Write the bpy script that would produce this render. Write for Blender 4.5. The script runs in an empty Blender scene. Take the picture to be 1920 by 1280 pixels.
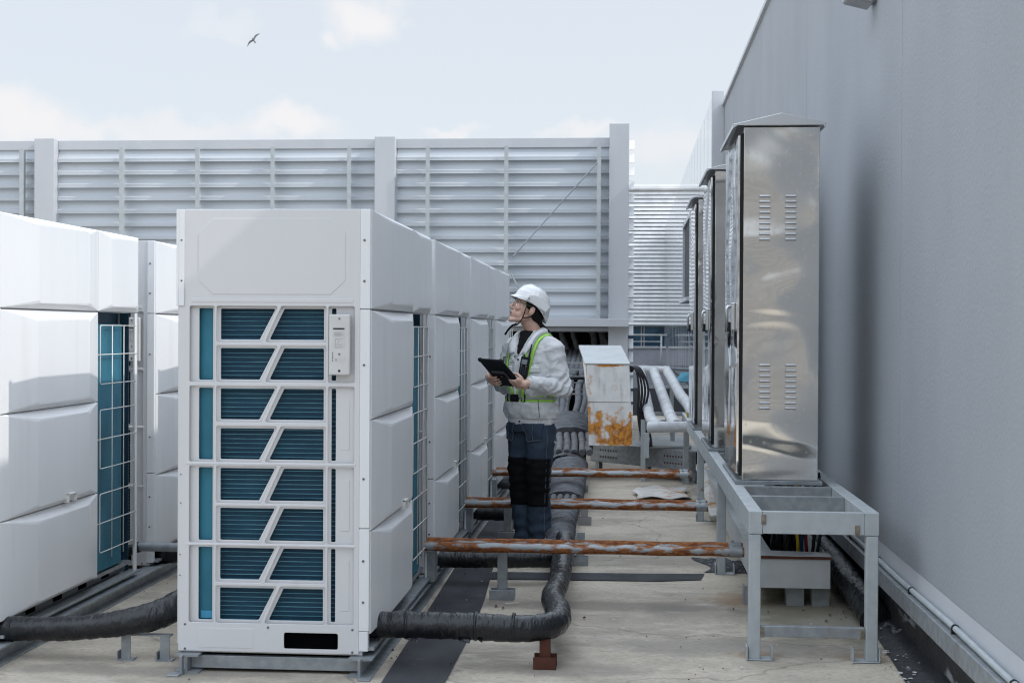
import bpy, bmesh, math, random
from mathutils import Vector, Matrix, noise
from mathutils.bvhtree import BVHTree
R = math.radians
random.seed(7)
scene = bpy.context.scene
COL = scene.collection

# ---------------------------------------------------------------- camera
cd = bpy.data.cameras.new('camera')
cam = bpy.data.objects.new('camera', cd); COL.objects.link(cam)
cd.lens = 50.0; cd.sensor_width = 36.0; cd.clip_start = 0.05; cd.clip_end = 2000
cam.location = (0, 0, 1.42)
_y, _p, _r = R(4.61), R(-.457), R(.3)
F_ = Vector((-math.sin(_y)*math.cos(_p), math.cos(_y)*math.cos(_p), math.sin(_p)))
R0 = Vector((math.cos(_y), math.sin(_y), 0)); U0 = R0.cross(F_)
RT = R0*math.cos(_r) + U0*math.sin(_r); UP = U0*math.cos(_r) - R0*math.sin(_r)
cam.rotation_euler = Matrix((RT, UP, -F_)).transposed().to_euler()
cd.dof.use_dof = True; cd.dof.focus_distance = 8.2; cd.dof.aperture_fstop = 6.3
scene.camera = cam

def ray(px, py):            # direction seen at a point of the 1920x1280 photograph (for the sky's clouds)
    return (F_*2667. + RT*(px-960) - UP*(py-640)).normalized()

# ---------------------------------------------------------------- sky, sun, exposure
SUN = Vector((1.0, -.19, .925)).normalized()
world = bpy.data.worlds.new('World'); scene.world = world; world.use_nodes = True
nt = world.node_tree; nt.nodes.clear()
N = nt.nodes.new; L = nt.links.new
out = N('ShaderNodeOutputWorld'); bg = N('ShaderNodeBackground'); bg.inputs['Strength'].default_value = .15
L(bg.outputs[0], out.inputs[0])
sky = N('ShaderNodeTexSky'); sky.sky_type = 'NISHITA'; sky.sun_disc = False
sky.sun_elevation = math.asin(SUN.z); sky.sun_rotation = math.atan2(SUN.x, SUN.y)
sky.dust_density = 1.5; sky.ozone_density = 1.5
tc = N('ShaderNodeTexCoord')
def wmix(fac, a, b):
    m = N('ShaderNodeMix'); m.data_type = 'RGBA'
    for k, v in ((0, fac), (6, a), (7, b)):
        if isinstance(v, bpy.types.NodeSocket): L(v, m.inputs[k])
        else: m.inputs[k].default_value = v if k == 0 else (*v, 1)
    return m.outputs[2]
veil = wmix(.80, sky.outputs[0], (5.40, 5.68, 6.00))
nz = N('ShaderNodeTexNoise'); nz.inputs['Scale'].default_value = 30; nz.inputs['Detail'].default_value = 7
L(tc.outputs['Generated'], nz.inputs['Vector'])
sub = N('ShaderNodeVectorMath'); sub.operation = 'SUBTRACT'; L(nz.outputs['Color'], sub.inputs[0]); sub.inputs[1].default_value = (.5, .5, .5)
scl = N('ShaderNodeVectorMath'); scl.operation = 'SCALE'; L(sub.outputs[0], scl.inputs[0]); scl.inputs['Scale'].default_value = .05
add = N('ShaderNodeVectorMath'); add.operation = 'ADD'; L(tc.outputs['Generated'], add.inputs[0]); L(scl.outputs[0], add.inputs[1])
total = None
for px, py, rx, ry, a in ((680, 30, 75, 48, 1), (700, 45, 62, 30, .8), (618, 78, 34, 20, .8), (780, 28, 18, 12, .5),
                          (60, 228, 110, 46, 1), (140, 245, 90, 28, .8), (240, 244, 60, 26, .6), (350, 250, 130, 26, .6), (540, 240, 110, 30, 1),
                          (860, 252, 60, 14, .8), (1090, 245, 70, 18, .7), (1240, 275, 120, 55, .55), (420, 45, 70, 20, .3)):
    c = ray(px, py)
    s1 = N('ShaderNodeVectorMath'); s1.operation = 'SUBTRACT'; L(add.outputs[0], s1.inputs[0]); s1.inputs[1].default_value = c
    s2 = N('ShaderNodeVectorMath'); s2.operation = 'MULTIPLY'; L(s1.outputs[0], s2.inputs[0]); s2.inputs[1].default_value = (2667/rx, 2667/rx, 2667/ry)
    s3 = N('ShaderNodeVectorMath'); s3.operation = 'LENGTH'; L(s2.outputs[0], s3.inputs[0])
    mr = N('ShaderNodeMapRange'); mr.interpolation_type = 'SMOOTHSTEP'; L(s3.outputs['Value'], mr.inputs[0])
    for k, v in ((1, .25), (2, 1.35), (3, a), (4, 0)): mr.inputs[k].default_value = v
    if total is None: total = mr.outputs[0]
    else:
        mx = N('ShaderNodeMath'); mx.operation = 'MAXIMUM'; L(total, mx.inputs[0]); L(mr.outputs[0], mx.inputs[1]); total = mx.outputs[0]
cl = wmix(total, veil, (5.85, 5.82, 5.92))
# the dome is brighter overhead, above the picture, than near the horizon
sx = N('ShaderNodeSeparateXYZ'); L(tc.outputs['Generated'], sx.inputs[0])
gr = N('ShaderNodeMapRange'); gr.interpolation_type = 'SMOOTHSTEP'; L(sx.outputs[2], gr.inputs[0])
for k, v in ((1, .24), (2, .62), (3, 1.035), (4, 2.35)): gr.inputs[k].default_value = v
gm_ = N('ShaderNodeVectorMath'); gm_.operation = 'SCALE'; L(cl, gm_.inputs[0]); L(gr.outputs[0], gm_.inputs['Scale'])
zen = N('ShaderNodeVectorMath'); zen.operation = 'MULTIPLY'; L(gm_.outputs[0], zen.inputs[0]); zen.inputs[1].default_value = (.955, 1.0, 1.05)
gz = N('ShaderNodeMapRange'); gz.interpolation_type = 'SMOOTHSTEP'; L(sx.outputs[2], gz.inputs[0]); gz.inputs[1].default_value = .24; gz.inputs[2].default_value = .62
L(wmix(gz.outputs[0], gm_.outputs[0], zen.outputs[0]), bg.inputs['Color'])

sd = bpy.data.lights.new('sun', 'SUN'); sd.energy = 2.2; sd.angle = R(.5); sd.color = (1, .965, .91)
sun = bpy.data.objects.new('sun', sd); COL.objects.link(sun)
sun.rotation_euler = SUN.to_track_quat('Z', 'Y').to_euler()
scene.view_settings.view_transform = 'Standard'; scene.view_settings.look = 'None'
scene.view_settings.gamma = 1; scene.view_settings.exposure = 0.0
scene.cycles.max_bounces = 10; scene.cycles.diffuse_bounces = 3; scene.cycles.filter_width = 1.1; scene.cycles.use_denoising = True

# ---------------------------------------------------------------- materials
MATS = {}
def mat(name, col, rough=.6, metal=0., col2=None, cscale=4., stretch=(1, 1, 1), cfac=(.35, .7), bump=0., bscale=60., bstretch=(1, 1, 1),
        bdist=.004, rvar=0., alpha=1., trans=0., detail=5., coat=0., wave=None, grime=None):
    m = bpy.data.materials.new(name); m.use_nodes = True; t = m.node_tree; n = t.nodes.new; l = t.links.new
    b = t.nodes['Principled BSDF']
    b.inputs['Roughness'].default_value = rough; b.inputs['Metallic'].default_value = metal
    b.inputs['Alpha'].default_value = alpha; b.inputs['Transmission Weight'].default_value = trans
    b.inputs['Coat Weight'].default_value = coat
    co = n('ShaderNodeTexCoord').outputs['Object']
    def mapped(s, src=co):
        q = n('ShaderNodeMapping'); q.inputs['Scale'].default_value = s; l(src, q.inputs[0]); return q.outputs[0]
    base = None
    c2 = col2 or tuple(v*.82 for v in col)
    nn = n('ShaderNodeTexNoise'); nn.inputs['Scale'].default_value = cscale; nn.inputs['Detail'].default_value = detail
    l(mapped(stretch), nn.inputs['Vector'])
    r = n('ShaderNodeMapRange'); l(nn.outputs[0], r.inputs[0]); r.inputs[1].default_value = cfac[0]; r.inputs[2].default_value = cfac[1]
    mx = n('ShaderNodeMix'); mx.data_type = 'RGBA'; l(r.outputs[0], mx.inputs[0]); mx.inputs[6].default_value = (*col, 1); mx.inputs[7].default_value = (*c2, 1)
    base = mx.outputs[2]
    if grime:                      # (colour, scale, stretch, low, high)
        g = n('ShaderNodeTexNoise'); g.inputs['Scale'].default_value = grime[1]; g.inputs['Detail'].default_value = 8; g.inputs['Roughness'].default_value = .62
        l(mapped(grime[2]), g.inputs['Vector'])
        gr = n('ShaderNodeMapRange'); l(g.outputs[0], gr.inputs[0]); gr.inputs[1].default_value = grime[3]; gr.inputs[2].default_value = grime[4]
        gm = n('ShaderNodeMix'); gm.data_type = 'RGBA'; l(gr.outputs[0], gm.inputs[0]); l(base, gm.inputs[6]); gm.inputs[7].default_value = (*grime[0], 1)
        base = gm.outputs[2]
    l(base, b.inputs['Base Color'])
    if rvar:
        rr = n('ShaderNodeMapRange'); l(nn.outputs[0], rr.inputs[0]); rr.inputs[1].default_value = .3; rr.inputs[2].default_value = .7
        rr.inputs[3].default_value = rough-rvar; rr.inputs[4].default_value = rough+rvar; l(rr.outputs[0], b.inputs['Roughness'])
    if bump:
        bn = n('ShaderNodeTexNoise'); bn.inputs['Scale'].default_value = bscale; bn.inputs['Detail'].default_value = 4
        l(mapped(bstretch), bn.inputs['Vector'])
        bp = n('ShaderNodeBump'); bp.inputs['Strength'].default_value = bump; bp.inputs['Distance'].default_value = bdist
        l(bn.outputs[0], bp.inputs['Height']); l(bp.outputs[0], b.inputs['Normal'])
    if wave:                       # fine ribs: (axis, scale, strength, distance)
        w = n('ShaderNodeTexWave'); w.bands_direction = wave[0]; w.inputs['Scale'].default_value = wave[1]
        w.inputs['Distortion'].default_value = wave[4] if len(wave) > 4 else 0
        l(co, w.inputs['Vector'])
        bp = n('ShaderNodeBump'); bp.inputs['Strength'].default_value = wave[2]; bp.inputs['Distance'].default_value = wave[3]
        l(w.outputs[0], bp.inputs['Height']); l(bp.outputs[0], b.inputs['Normal'])
    MATS[name] = m
    return m

mat('white_paint', (.64, .64, .65), .42, col2=(.61, .615, .625), cscale=2.2, bump=.06, bscale=14, bdist=.003, rvar=.05, stretch=(1, 1, .25),
    grime=((.54, .54, .53), 3.5, (2.5, 2.5, .35), .60, .85))
mat('cover_paint', (.77, .78, .79), .34, col2=(.72, .73, .745), cscale=2.2, stretch=(1, 1.5, .3), rvar=.04, cfac=(.3, .9),
    grime=((.60, .60, .585), 5, (1.2, 1.2, .12), .58, .95))
mat('base_grey', (.16, .17, .18), .5, .3)
mat('vent_metal', (.56, .56, .56), .42, .7)
mat('reflector_steel', (.66, .65, .63), .35, .3, col2=(.58, .57, .56), cscale=3)
mat('plastic_grey', (.66, .66, .65), .5)
mat('label_white', (.62, .62, .61), .6); mat('ink_black', (.02, .02, .022), .6); mat('ink_grey', (.32, .32, .32), .6)
mat('black_void', (.003, .003, .004), .9)
mat('screw_metal', (.25, .25, .25), .4, .8)
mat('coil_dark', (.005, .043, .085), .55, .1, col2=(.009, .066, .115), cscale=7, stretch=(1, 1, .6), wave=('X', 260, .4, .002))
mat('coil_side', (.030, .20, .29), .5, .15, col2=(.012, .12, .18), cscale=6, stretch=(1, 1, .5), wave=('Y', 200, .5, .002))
mat('coil_tube', (.12, .33, .42), .4, .2, col2=(.035, .17, .24), cscale=9, stretch=(1, 1, 5))
mat('film_blue', (.05, .33, .55), .3)
mat('wire_white', (.72, .71, .68), .45)
mat('galvanised', (.33, .355, .37), .42, .35, col2=(.26, .285, .305), cscale=22, rvar=.09, cfac=(.4, .6), bump=.08, bscale=40, bdist=.002,
    grime=((.20, .20, .19), 5, (1, 1, 1), .56, .78))
mat('rack_steel', (.45, .485, .495), .5, .1, col2=(.38, .415, .43), cscale=16, rvar=.08, bump=.12, bscale=60, bdist=.002,
    grime=((.26, .16, .09), 7, (1, 1, 1), .69, .75))
mat('bare_weld', (.30, .26, .20), .7, .2, col2=(.13, .10, .08), cscale=45, bump=.4, bscale=60)
mat('rust_pipe', (.33, .35, .36), .5, .25, col2=(.28, .30, .31), cscale=16, rvar=.08, bump=.25, bscale=70, bdist=.002)
mat('rusty_steel', (.10, .032, .018), .8, .1, col2=(.07, .022, .014), cscale=18, bump=.5, bscale=60)
mat('rust_white', (.86, .85, .82), .6, 0, col2=(.72, .71, .69), cscale=9, bump=.35, bscale=26, bdist=.004, grime=((.42, .40, .37), 7, (2.2, 1, .5), .50, .80))
mat('tape_black', (.010, .012, .015), .30, 0, col2=(.006, .008, .010), cscale=9, rvar=.08, bump=.8, bscale=20, bstretch=(2.5, 1, 1), bdist=.010)
mat('tape_grey', (.10, .105, .115), .55, 0, col2=(.052, .056, .064), cscale=14, rvar=.08, bump=.8, bscale=18, bstretch=(1, 4, 4), bdist=.009)
mat('foam_pipe', (.16, .165, .175), .75, 0, col2=(.09, .095, .105), cscale=12, bump=.4, bscale=20)
mat('white_lagging', (.62, .63, .64), .6, 0, col2=(.46, .47, .48), cscale=9, bump=.9, bscale=13, bdist=.012)
mat('cable_black', (.02, .02, .024), .45); mat('cable_yellow', (.55, .42, .03), .45); mat('cable_red', (.25, .02, .02), .45); mat('cable_blue', (.02, .08, .25), .45)
mat('fence_paint', (.52, .535, .56), .5, 0, col2=(.48, .50, .525), cscale=3, stretch=(1, 1, .3), bump=.05, bscale=30, rvar=.05)
mat('blade_metal', (.50, .53, .56), .45, .05, col2=(.45, .485, .52), cscale=2, stretch=(.5, 1, 1), rvar=.08)
mat('recess_shade', (.012, .013, .015), .9)
mat('duct_grey', (.52, .54, .54), .6, 0, col2=(.44, .46, .46), cscale=8, bump=.2, bscale=50, grime=((.22, .14, .08), 5, (1, 1, 3), .66, .74))
mat('floodlight_metal', (.42, .42, .43), .35, .6)
mat('slat_white', (.88, .88, .88), .45); mat('slat_gap', (.34, .40, .41), .8)
mat('office_glass', (.012, .045, .085), .08, 0, col2=(.03, .09, .14), cscale=.35, cfac=(.48, .52))
mat('low_wall', (.34, .34, .37), .7); mat('dark_roofing', (.05, .055, .065), .8); mat('rail_white', (.62, .61, .58), .4)
mat('tarp_blue', (.08, .30, .42), .6)
mat('felt_strip', (.045, .047, .052), .85, 0, col2=(.075, .077, .083), cscale=5, stretch=(1, .4, 1), detail=9, bump=.6, bscale=140, bdist=.003,
    grime=((.20, .19, .18), 6, (1, 1, 1), .64, .76))
mat('beige_facade', (.66, .635, .60), .8); mat('brown_facade', (.33, .32, .31), .7); mat('facade_glass', (.03, .04, .05), .15)

# rust over grey steel, streaked round the pipe
def rusty(name, c_lo, c_hi, scale, stretch, bandz=None):
    m = MATS[name]; t = m.node_tree; n = t.nodes.new; l = t.links.new
    b = t.nodes['Principled BSDF']; src = b.inputs['Base Color'].links[0].from_socket
    co = n('ShaderNodeTexCoord').outputs['Object']
    mp = n('ShaderNodeMapping'); mp.inputs['Scale'].default_value = stretch; l(co, mp.inputs[0])
    nn = n('ShaderNodeTexNoise'); nn.inputs['Scale'].default_value = scale; nn.inputs['Detail'].default_value = 9; nn.inputs['Roughness'].default_value = .62
    l(mp.outputs[0], nn.inputs['Vector'])
    val = nn.outputs[0]
    if bandz:                    # rust sits where rain stands: bands of height
        sp = n('ShaderNodeSeparateXYZ'); l(co, sp.inputs[0])
        acc = None
        for zc, w, amp in bandz:
            s = n('ShaderNodeMath'); s.operation = 'SUBTRACT'; l(sp.outputs[2], s.inputs[0]); s.inputs[1].default_value = zc
            a = n('ShaderNodeMath'); a.operation = 'ABSOLUTE'; l(s.outputs[0], a.inputs[0])
            q = n('ShaderNodeMapRange'); l(a.outputs[0], q.inputs[0]); q.inputs[1].default_value = 0; q.inputs[2].default_value = w
            q.inputs[3].default_value = amp; q.inputs[4].default_value = 0
            if acc is None: acc = q.outputs[0]
            else:
                z = n('ShaderNodeMath'); z.operation = 'ADD'; l(acc, z.inputs[0]); l(q.outputs[0], z.inputs[1]); acc = z.outputs[0]
        z = n('ShaderNodeMath'); z.operation = 'ADD'; l(val, z.inputs[0]); l(acc, z.inputs[1]); val = z.outputs[0]
    r = n('ShaderNodeMapRange'); l(val, r.inputs[0]); r.inputs[1].default_value = c_lo; r.inputs[2].default_value = c_hi
    n2 = n('ShaderNodeTexNoise'); n2.inputs['Scale'].default_value = scale*4; n2.inputs['Detail'].default_value = 6; l(mp.outputs[0], n2.inputs['Vector'])
    rc = n('ShaderNodeValToRGB'); l(n2.outputs[0], rc.inputs[0])
    return m, t, n, l, b, src, r, rc
m, t, n, l, b, src, r, rc = rusty('rust_pipe', .53, .60, 17, (.5, 1, 1.3), [(.322, .020, .30), (.262, .030, .24), (.290, .05, .03)])
rc.color_ramp.elements[0].color = (.15, .048, .020, 1); rc.color_ramp.elements[0].position = .38
rc.color_ramp.elements[1].color = (.40, .155, .045, 1); rc.color_ramp.elements[1].position = .68
mx = n('ShaderNodeMix'); mx.data_type = 'RGBA'; l(r.outputs[0], mx.inputs[0]); l(src, mx.inputs[6]); l(rc.outputs[0], mx.inputs[7]); l(mx.outputs[2], b.inputs['Base Color'])
rm = n('ShaderNodeMapRange'); l(r.outputs[0], rm.inputs[0]); rm.inputs[3].default_value = .45; rm.inputs[4].default_value = .85; l(rm.outputs[0], b.inputs['Roughness'])
m, t, n, l, b, src, r, rc = rusty('rust_white', .60, .68, 7, (1.1, 1, .9), [(.18, .20, .27), (.03, .05, .15), (.76, .02, .2), (.36, .08, .03)])
rc.color_ramp.elements[0].color = (.38, .12, .02, 1); rc.color_ramp.elements[0].position = .4
rc.color_ramp.elements[1].color = (.70, .31, .05, 1); rc.color_ramp.elements[1].position = .60
mx = n('ShaderNodeMix'); mx.data_type = 'RGBA'; l(r.outputs[0], mx.inputs[0]); l(src, mx.inputs[6]); l(rc.outputs[0], mx.inputs[7]); l(mx.outputs[2], b.inputs['Base Color'])

mat('rust_sheet', (.62, .60, .56), .6, 0, col2=(.50, .48, .45), cscale=9, bump=.3, bscale=26)
m, t, n, l, b, src, r, rc = rusty('rust_sheet', .53, .60, 3.2, (1, 2.2, 1))
rc.color_ramp.elements[0].color = (.25, .09, .02, 1); rc.color_ramp.elements[1].color = (.52, .25, .05, 1)
mx = n('ShaderNodeMix'); mx.data_type = 'RGBA'; l(r.outputs[0], mx.inputs[0]); l(src, mx.inputs[6]); l(rc.outputs[0], mx.inputs[7]); l(mx.outputs[2], b.inputs['Base Color'])
# concrete deck: warm grey beige, swirling stains, darker damp patches, painted pipe shadows, fine cracks
def concrete():
    m = mat('concrete', (.60, .53, .435), .85, 0, col2=(.47, .415, .34), cscale=1.6, stretch=(.9, 1.1, 1), detail=10)
    t = m.node_tree; n = t.nodes.new; l = t.links.new; b = t.nodes['Principled BSDF']
    base = b.inputs['Base Color'].links[0].from_socket
    co = n('ShaderNodeTexCoord').outputs['Object']
    def noise_(scale, st, dist=0, det=10, ro=.6):
        mp = n('ShaderNodeMapping'); mp.inputs['Scale'].default_value = st; l(co, mp.inputs[0])
        q = n('ShaderNodeTexNoise'); q.inputs['Scale'].default_value = scale; q.inputs['Detail'].default_value = det
        q.inputs['Roughness'].default_value = ro; q.inputs['Distortion'].default_value = dist; l(mp.outputs[0], q.inputs['Vector']); return q.outputs[0]
    def over(val, lo, hi, c, amt=1.):
        nonlocal base
        r = n('ShaderNodeMapRange'); l(val, r.inputs[0]); r.inputs[1].default_value = lo; r.inputs[2].default_value = hi; r.inputs[4].default_value = amt
        x = n('ShaderNodeMix'); x.data_type = 'RGBA'; l(r.outputs[0], x.inputs[0]); l(base, x.inputs[6]); x.inputs[7].default_value = (*c, 1); base = x.outputs[2]
    over(noise_(2.3, (.7, 1.3, 1), .7), .48, .70, (.31, .275, .225), .75)
    over(noise_(1.1, (.8, 1, 1), .5), .52, .72, (.20, .185, .16), .8)
    over(noise_(6, (.6, 1.4, 1), .8), .54, .70, (.66, .61, .53), .55)
    over(noise_(26, (.6, 1.5, 1), .5), .56, .70, (.26, .23, .19), .6)
    over(noise_(70, (.6, 1.5, 1), .5), .46, .66, (.27, .245, .21), .55)
    over(noise_(3.3, (1, 1, 1), 2.5, 12, .7), .63, .66, (.24, .17, .10), .45)
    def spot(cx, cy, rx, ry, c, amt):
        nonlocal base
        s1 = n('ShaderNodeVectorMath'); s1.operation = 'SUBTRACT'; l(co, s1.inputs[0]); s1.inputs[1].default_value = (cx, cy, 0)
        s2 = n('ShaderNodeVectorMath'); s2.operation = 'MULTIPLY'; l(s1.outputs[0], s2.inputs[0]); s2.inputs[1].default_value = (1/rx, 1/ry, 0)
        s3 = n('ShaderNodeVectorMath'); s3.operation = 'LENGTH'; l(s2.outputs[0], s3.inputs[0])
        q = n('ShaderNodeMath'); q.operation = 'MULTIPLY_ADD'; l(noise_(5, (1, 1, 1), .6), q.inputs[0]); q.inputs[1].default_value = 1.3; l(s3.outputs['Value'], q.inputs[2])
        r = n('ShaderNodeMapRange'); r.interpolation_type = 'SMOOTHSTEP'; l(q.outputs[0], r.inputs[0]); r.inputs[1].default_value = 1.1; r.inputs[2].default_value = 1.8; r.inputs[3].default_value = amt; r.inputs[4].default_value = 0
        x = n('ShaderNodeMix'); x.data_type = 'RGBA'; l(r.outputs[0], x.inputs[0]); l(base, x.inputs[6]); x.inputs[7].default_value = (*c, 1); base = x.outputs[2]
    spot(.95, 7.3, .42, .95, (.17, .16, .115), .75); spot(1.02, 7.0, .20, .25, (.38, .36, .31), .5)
    spot(.45, 6.45, .8, .22, (.22, .205, .18), .6); spot(-.2, 7.35, .75, .16, (.21, .19, .165), .65); spot(-.3, 5.95, .5, .14, (.20, .185, .16), .6)  # bands below the pipes are their shadows painted into the concrete
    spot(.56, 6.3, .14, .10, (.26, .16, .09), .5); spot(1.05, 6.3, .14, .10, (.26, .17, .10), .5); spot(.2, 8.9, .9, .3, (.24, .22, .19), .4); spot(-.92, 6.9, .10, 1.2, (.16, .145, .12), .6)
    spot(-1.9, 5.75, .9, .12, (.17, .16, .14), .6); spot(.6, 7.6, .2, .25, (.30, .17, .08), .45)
    v = n('ShaderNodeTexVoronoi'); v.feature = 'DISTANCE_TO_EDGE'; v.inputs['Scale'].default_value = .55
    mp = n('ShaderNodeMapping'); mp.inputs['Scale'].default_value = (.8, 1, 1); l(co, mp.inputs[0])
    dn = n('ShaderNodeTexNoise'); dn.inputs['Scale'].default_value = 3; dn.inputs['Detail'].default_value = 7; l(co, dn.inputs['Vector'])
    ad = n('ShaderNodeVectorMath'); ad.operation = 'MULTIPLY_ADD'; l(dn.outputs['Color'], ad.inputs[0]); ad.inputs[1].default_value = (.5, .5, 0); l(mp.outputs[0], ad.inputs[2])
    l(ad.outputs[0], v.inputs['Vector'])
    r = n('ShaderNodeMapRange'); l(v.outputs['Distance'], r.inputs[0]); r.inputs[1].default_value = .0; r.inputs[2].default_value = .006; r.inputs[3].default_value = .45; r.inputs[4].default_value = 0
    x = n('ShaderNodeMix'); x.data_type = 'RGBA'; l(r.outputs[0], x.inputs[0]); l(base, x.inputs[6]); x.inputs[7].default_value = (.11, .10, .09, 1); base = x.outputs[2]
    l(base, b.inputs['Base Color'])
    bp = n('ShaderNodeBump'); bp.inputs['Strength'].default_value = .35; bp.inputs['Distance'].default_value = .01; l(noise_(35, (1, 1, 1)), bp.inputs['Height']); l(bp.outputs[0], b.inputs['Normal'])
concrete()

# grey render of the tall wall: fine stipple, vertical runs, hairline cracks
def stucco():
    m = mat('stucco', (.35, .37, .395), .75, 0, col2=(.315, .335, .36), cscale=1.1, stretch=(1, 1, .7), detail=8)
    t = m.node_tree; n = t.nodes.new; l = t.links.new; b = t.nodes['Principled BSDF']
    base = b.inputs['Base Color'].links[0].from_socket
    co = n('ShaderNodeTexCoord').outputs['Object']
    mp = n('ShaderNodeMapping'); mp.inputs['Scale'].default_value = (1, 5, .22); l(co, mp.inputs[0])
    q = n('ShaderNodeTexNoise'); q.inputs['Scale'].default_value = 1.6; q.inputs['Detail'].default_value = 8; l(mp.outputs[0], q.inputs['Vector'])
    r = n('ShaderNodeMapRange'); l(q.outputs[0], r.inputs[0]); r.inputs[1].default_value = .5; r.inputs[2].default_value = .8; r.inputs[4].default_value = .12
    x = n('ShaderNodeMix'); x.data_type = 'RGBA'; l(r.outputs[0], x.inputs[0]); l(base, x.inputs[6]); x.inputs[7].default_value = (.31, .335, .37, 1); base = x.outputs[2]
    v = n('ShaderNodeTexVoronoi'); v.feature = 'DISTANCE_TO_EDGE'; v.inputs['Scale'].default_value = .35
    dn = n('ShaderNodeTexNoise'); dn.inputs['Scale'].default_value = 1.5; dn.inputs['Detail'].default_value = 6; l(co, dn.inputs['Vector'])
    ad = n('ShaderNodeVectorMath'); ad.operation = 'MULTIPLY_ADD'; l(dn.outputs['Color'], ad.inputs[0]); ad.inputs[1].default_value = (.9, .9, .9); l(co, ad.inputs[2])
    l(ad.outputs[0], v.inputs['Vector'])
    r = n('ShaderNodeMapRange'); l(v.outputs['Distance'], r.inputs[0]); r.inputs[2].default_value = .002; r.inputs[3].default_value = .10; r.inputs[4].default_value = 0
    x = n('ShaderNodeMix'); x.data_type = 'RGBA'; l(r.outputs[0], x.inputs[0]); l(base, x.inputs[6]); x.inputs[7].default_value = (.16, .17, .19, 1); base = x.outputs[2]
    l(base, b.inputs['Base Color'])
    bn = n('ShaderNodeTexNoise'); bn.inputs['Scale'].default_value = 60; bn.inputs['Detail'].default_value = 3; l(co, bn.inputs['Vector'])
    bp = n('ShaderNodeBump'); bp.inputs['Strength'].default_value = .5; bp.inputs['Distance'].default_value = .005; l(bn.outputs[0], bp.inputs['Height']); l(bp.outputs[0], b.inputs['Normal'])
stucco()

# black bitumen with peeled silver paint
def membrane():
    m = mat('membrane', (.009, .010, .012), .55, 0, col2=(.018, .019, .023), cscale=5, bump=.8, bscale=7, bdist=.03, detail=8,
            grime=((.25, .25, .26), 5, (1.3, .45, 2.2), .60, .67))
membrane()

# mirror-bright stainless sheet, oil-canned
def steel(name, col, rough, s1, d1, wscale=(1, 1, 1), dist=.6):
    m = bpy.data.materials.new(name); m.use_nodes = True; t = m.node_tree; n = t.nodes.new; l = t.links.new; b = t.nodes['Principled BSDF']
    b.inputs['Base Color'].default_value = (*col, 1); b.inputs['Metallic'].default_value = 1; b.inputs['Roughness'].default_value = rough
    co = n('ShaderNodeTexCoord').outputs['Object']
    oi = n('ShaderNodeObjectInfo'); ad = n('ShaderNodeVectorMath'); ad.operation = 'MULTIPLY_ADD'
    cb = n('ShaderNodeCombineXYZ')
    for k in range(3): l(oi.outputs['Random'], cb.inputs[k])
    l(cb.outputs[0], ad.inputs[0]); ad.inputs[1].default_value = (7, 7, 7); l(co, ad.inputs[2])
    mp = n('ShaderNodeMapping'); mp.inputs['Scale'].default_value = wscale; l(ad.outputs[0], mp.inputs[0])
    q = n('ShaderNodeTexNoise'); q.inputs['Scale'].default_value = s1; q.inputs['Detail'].default_value = .6; q.inputs['Distortion'].default_value = dist; l(mp.outputs[0], q.inputs['Vector'])
    bp = n('ShaderNodeBump'); bp.inputs['Strength'].default_value = 1; bp.inputs['Distance'].default_value = d1; l(q.outputs[0], bp.inputs['Height']); l(bp.outputs[0], b.inputs['Normal'])
    f = n('ShaderNodeTexNoise'); f.inputs['Scale'].default_value = 45; f.inputs['Detail'].default_value = 6; l(co, f.inputs['Vector'])
    r = n('ShaderNodeMapRange'); l(f.outputs[0], r.inputs[0]); r.inputs[1].default_value = .55; r.inputs[2].default_value = .75; r.inputs[3].default_value = rough; r.inputs[4].default_value = rough+.14; l(r.outputs[0], b.inputs['Roughness'])
    MATS[name] = m
steel('stainless', (.70, .685, .66), .10, 2.4, .024, (.8, 1, 1.5))
steel('stainless_door', (.74, .745, .75), .06, 2.0, .012)
steel('stainless_dull', (.60, .61, .62), .32, 2, .004)
steel('cladding_mirror', (.62, .67, .72), .07, .8, .006, (1, 1.6, .5), 0)

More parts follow.
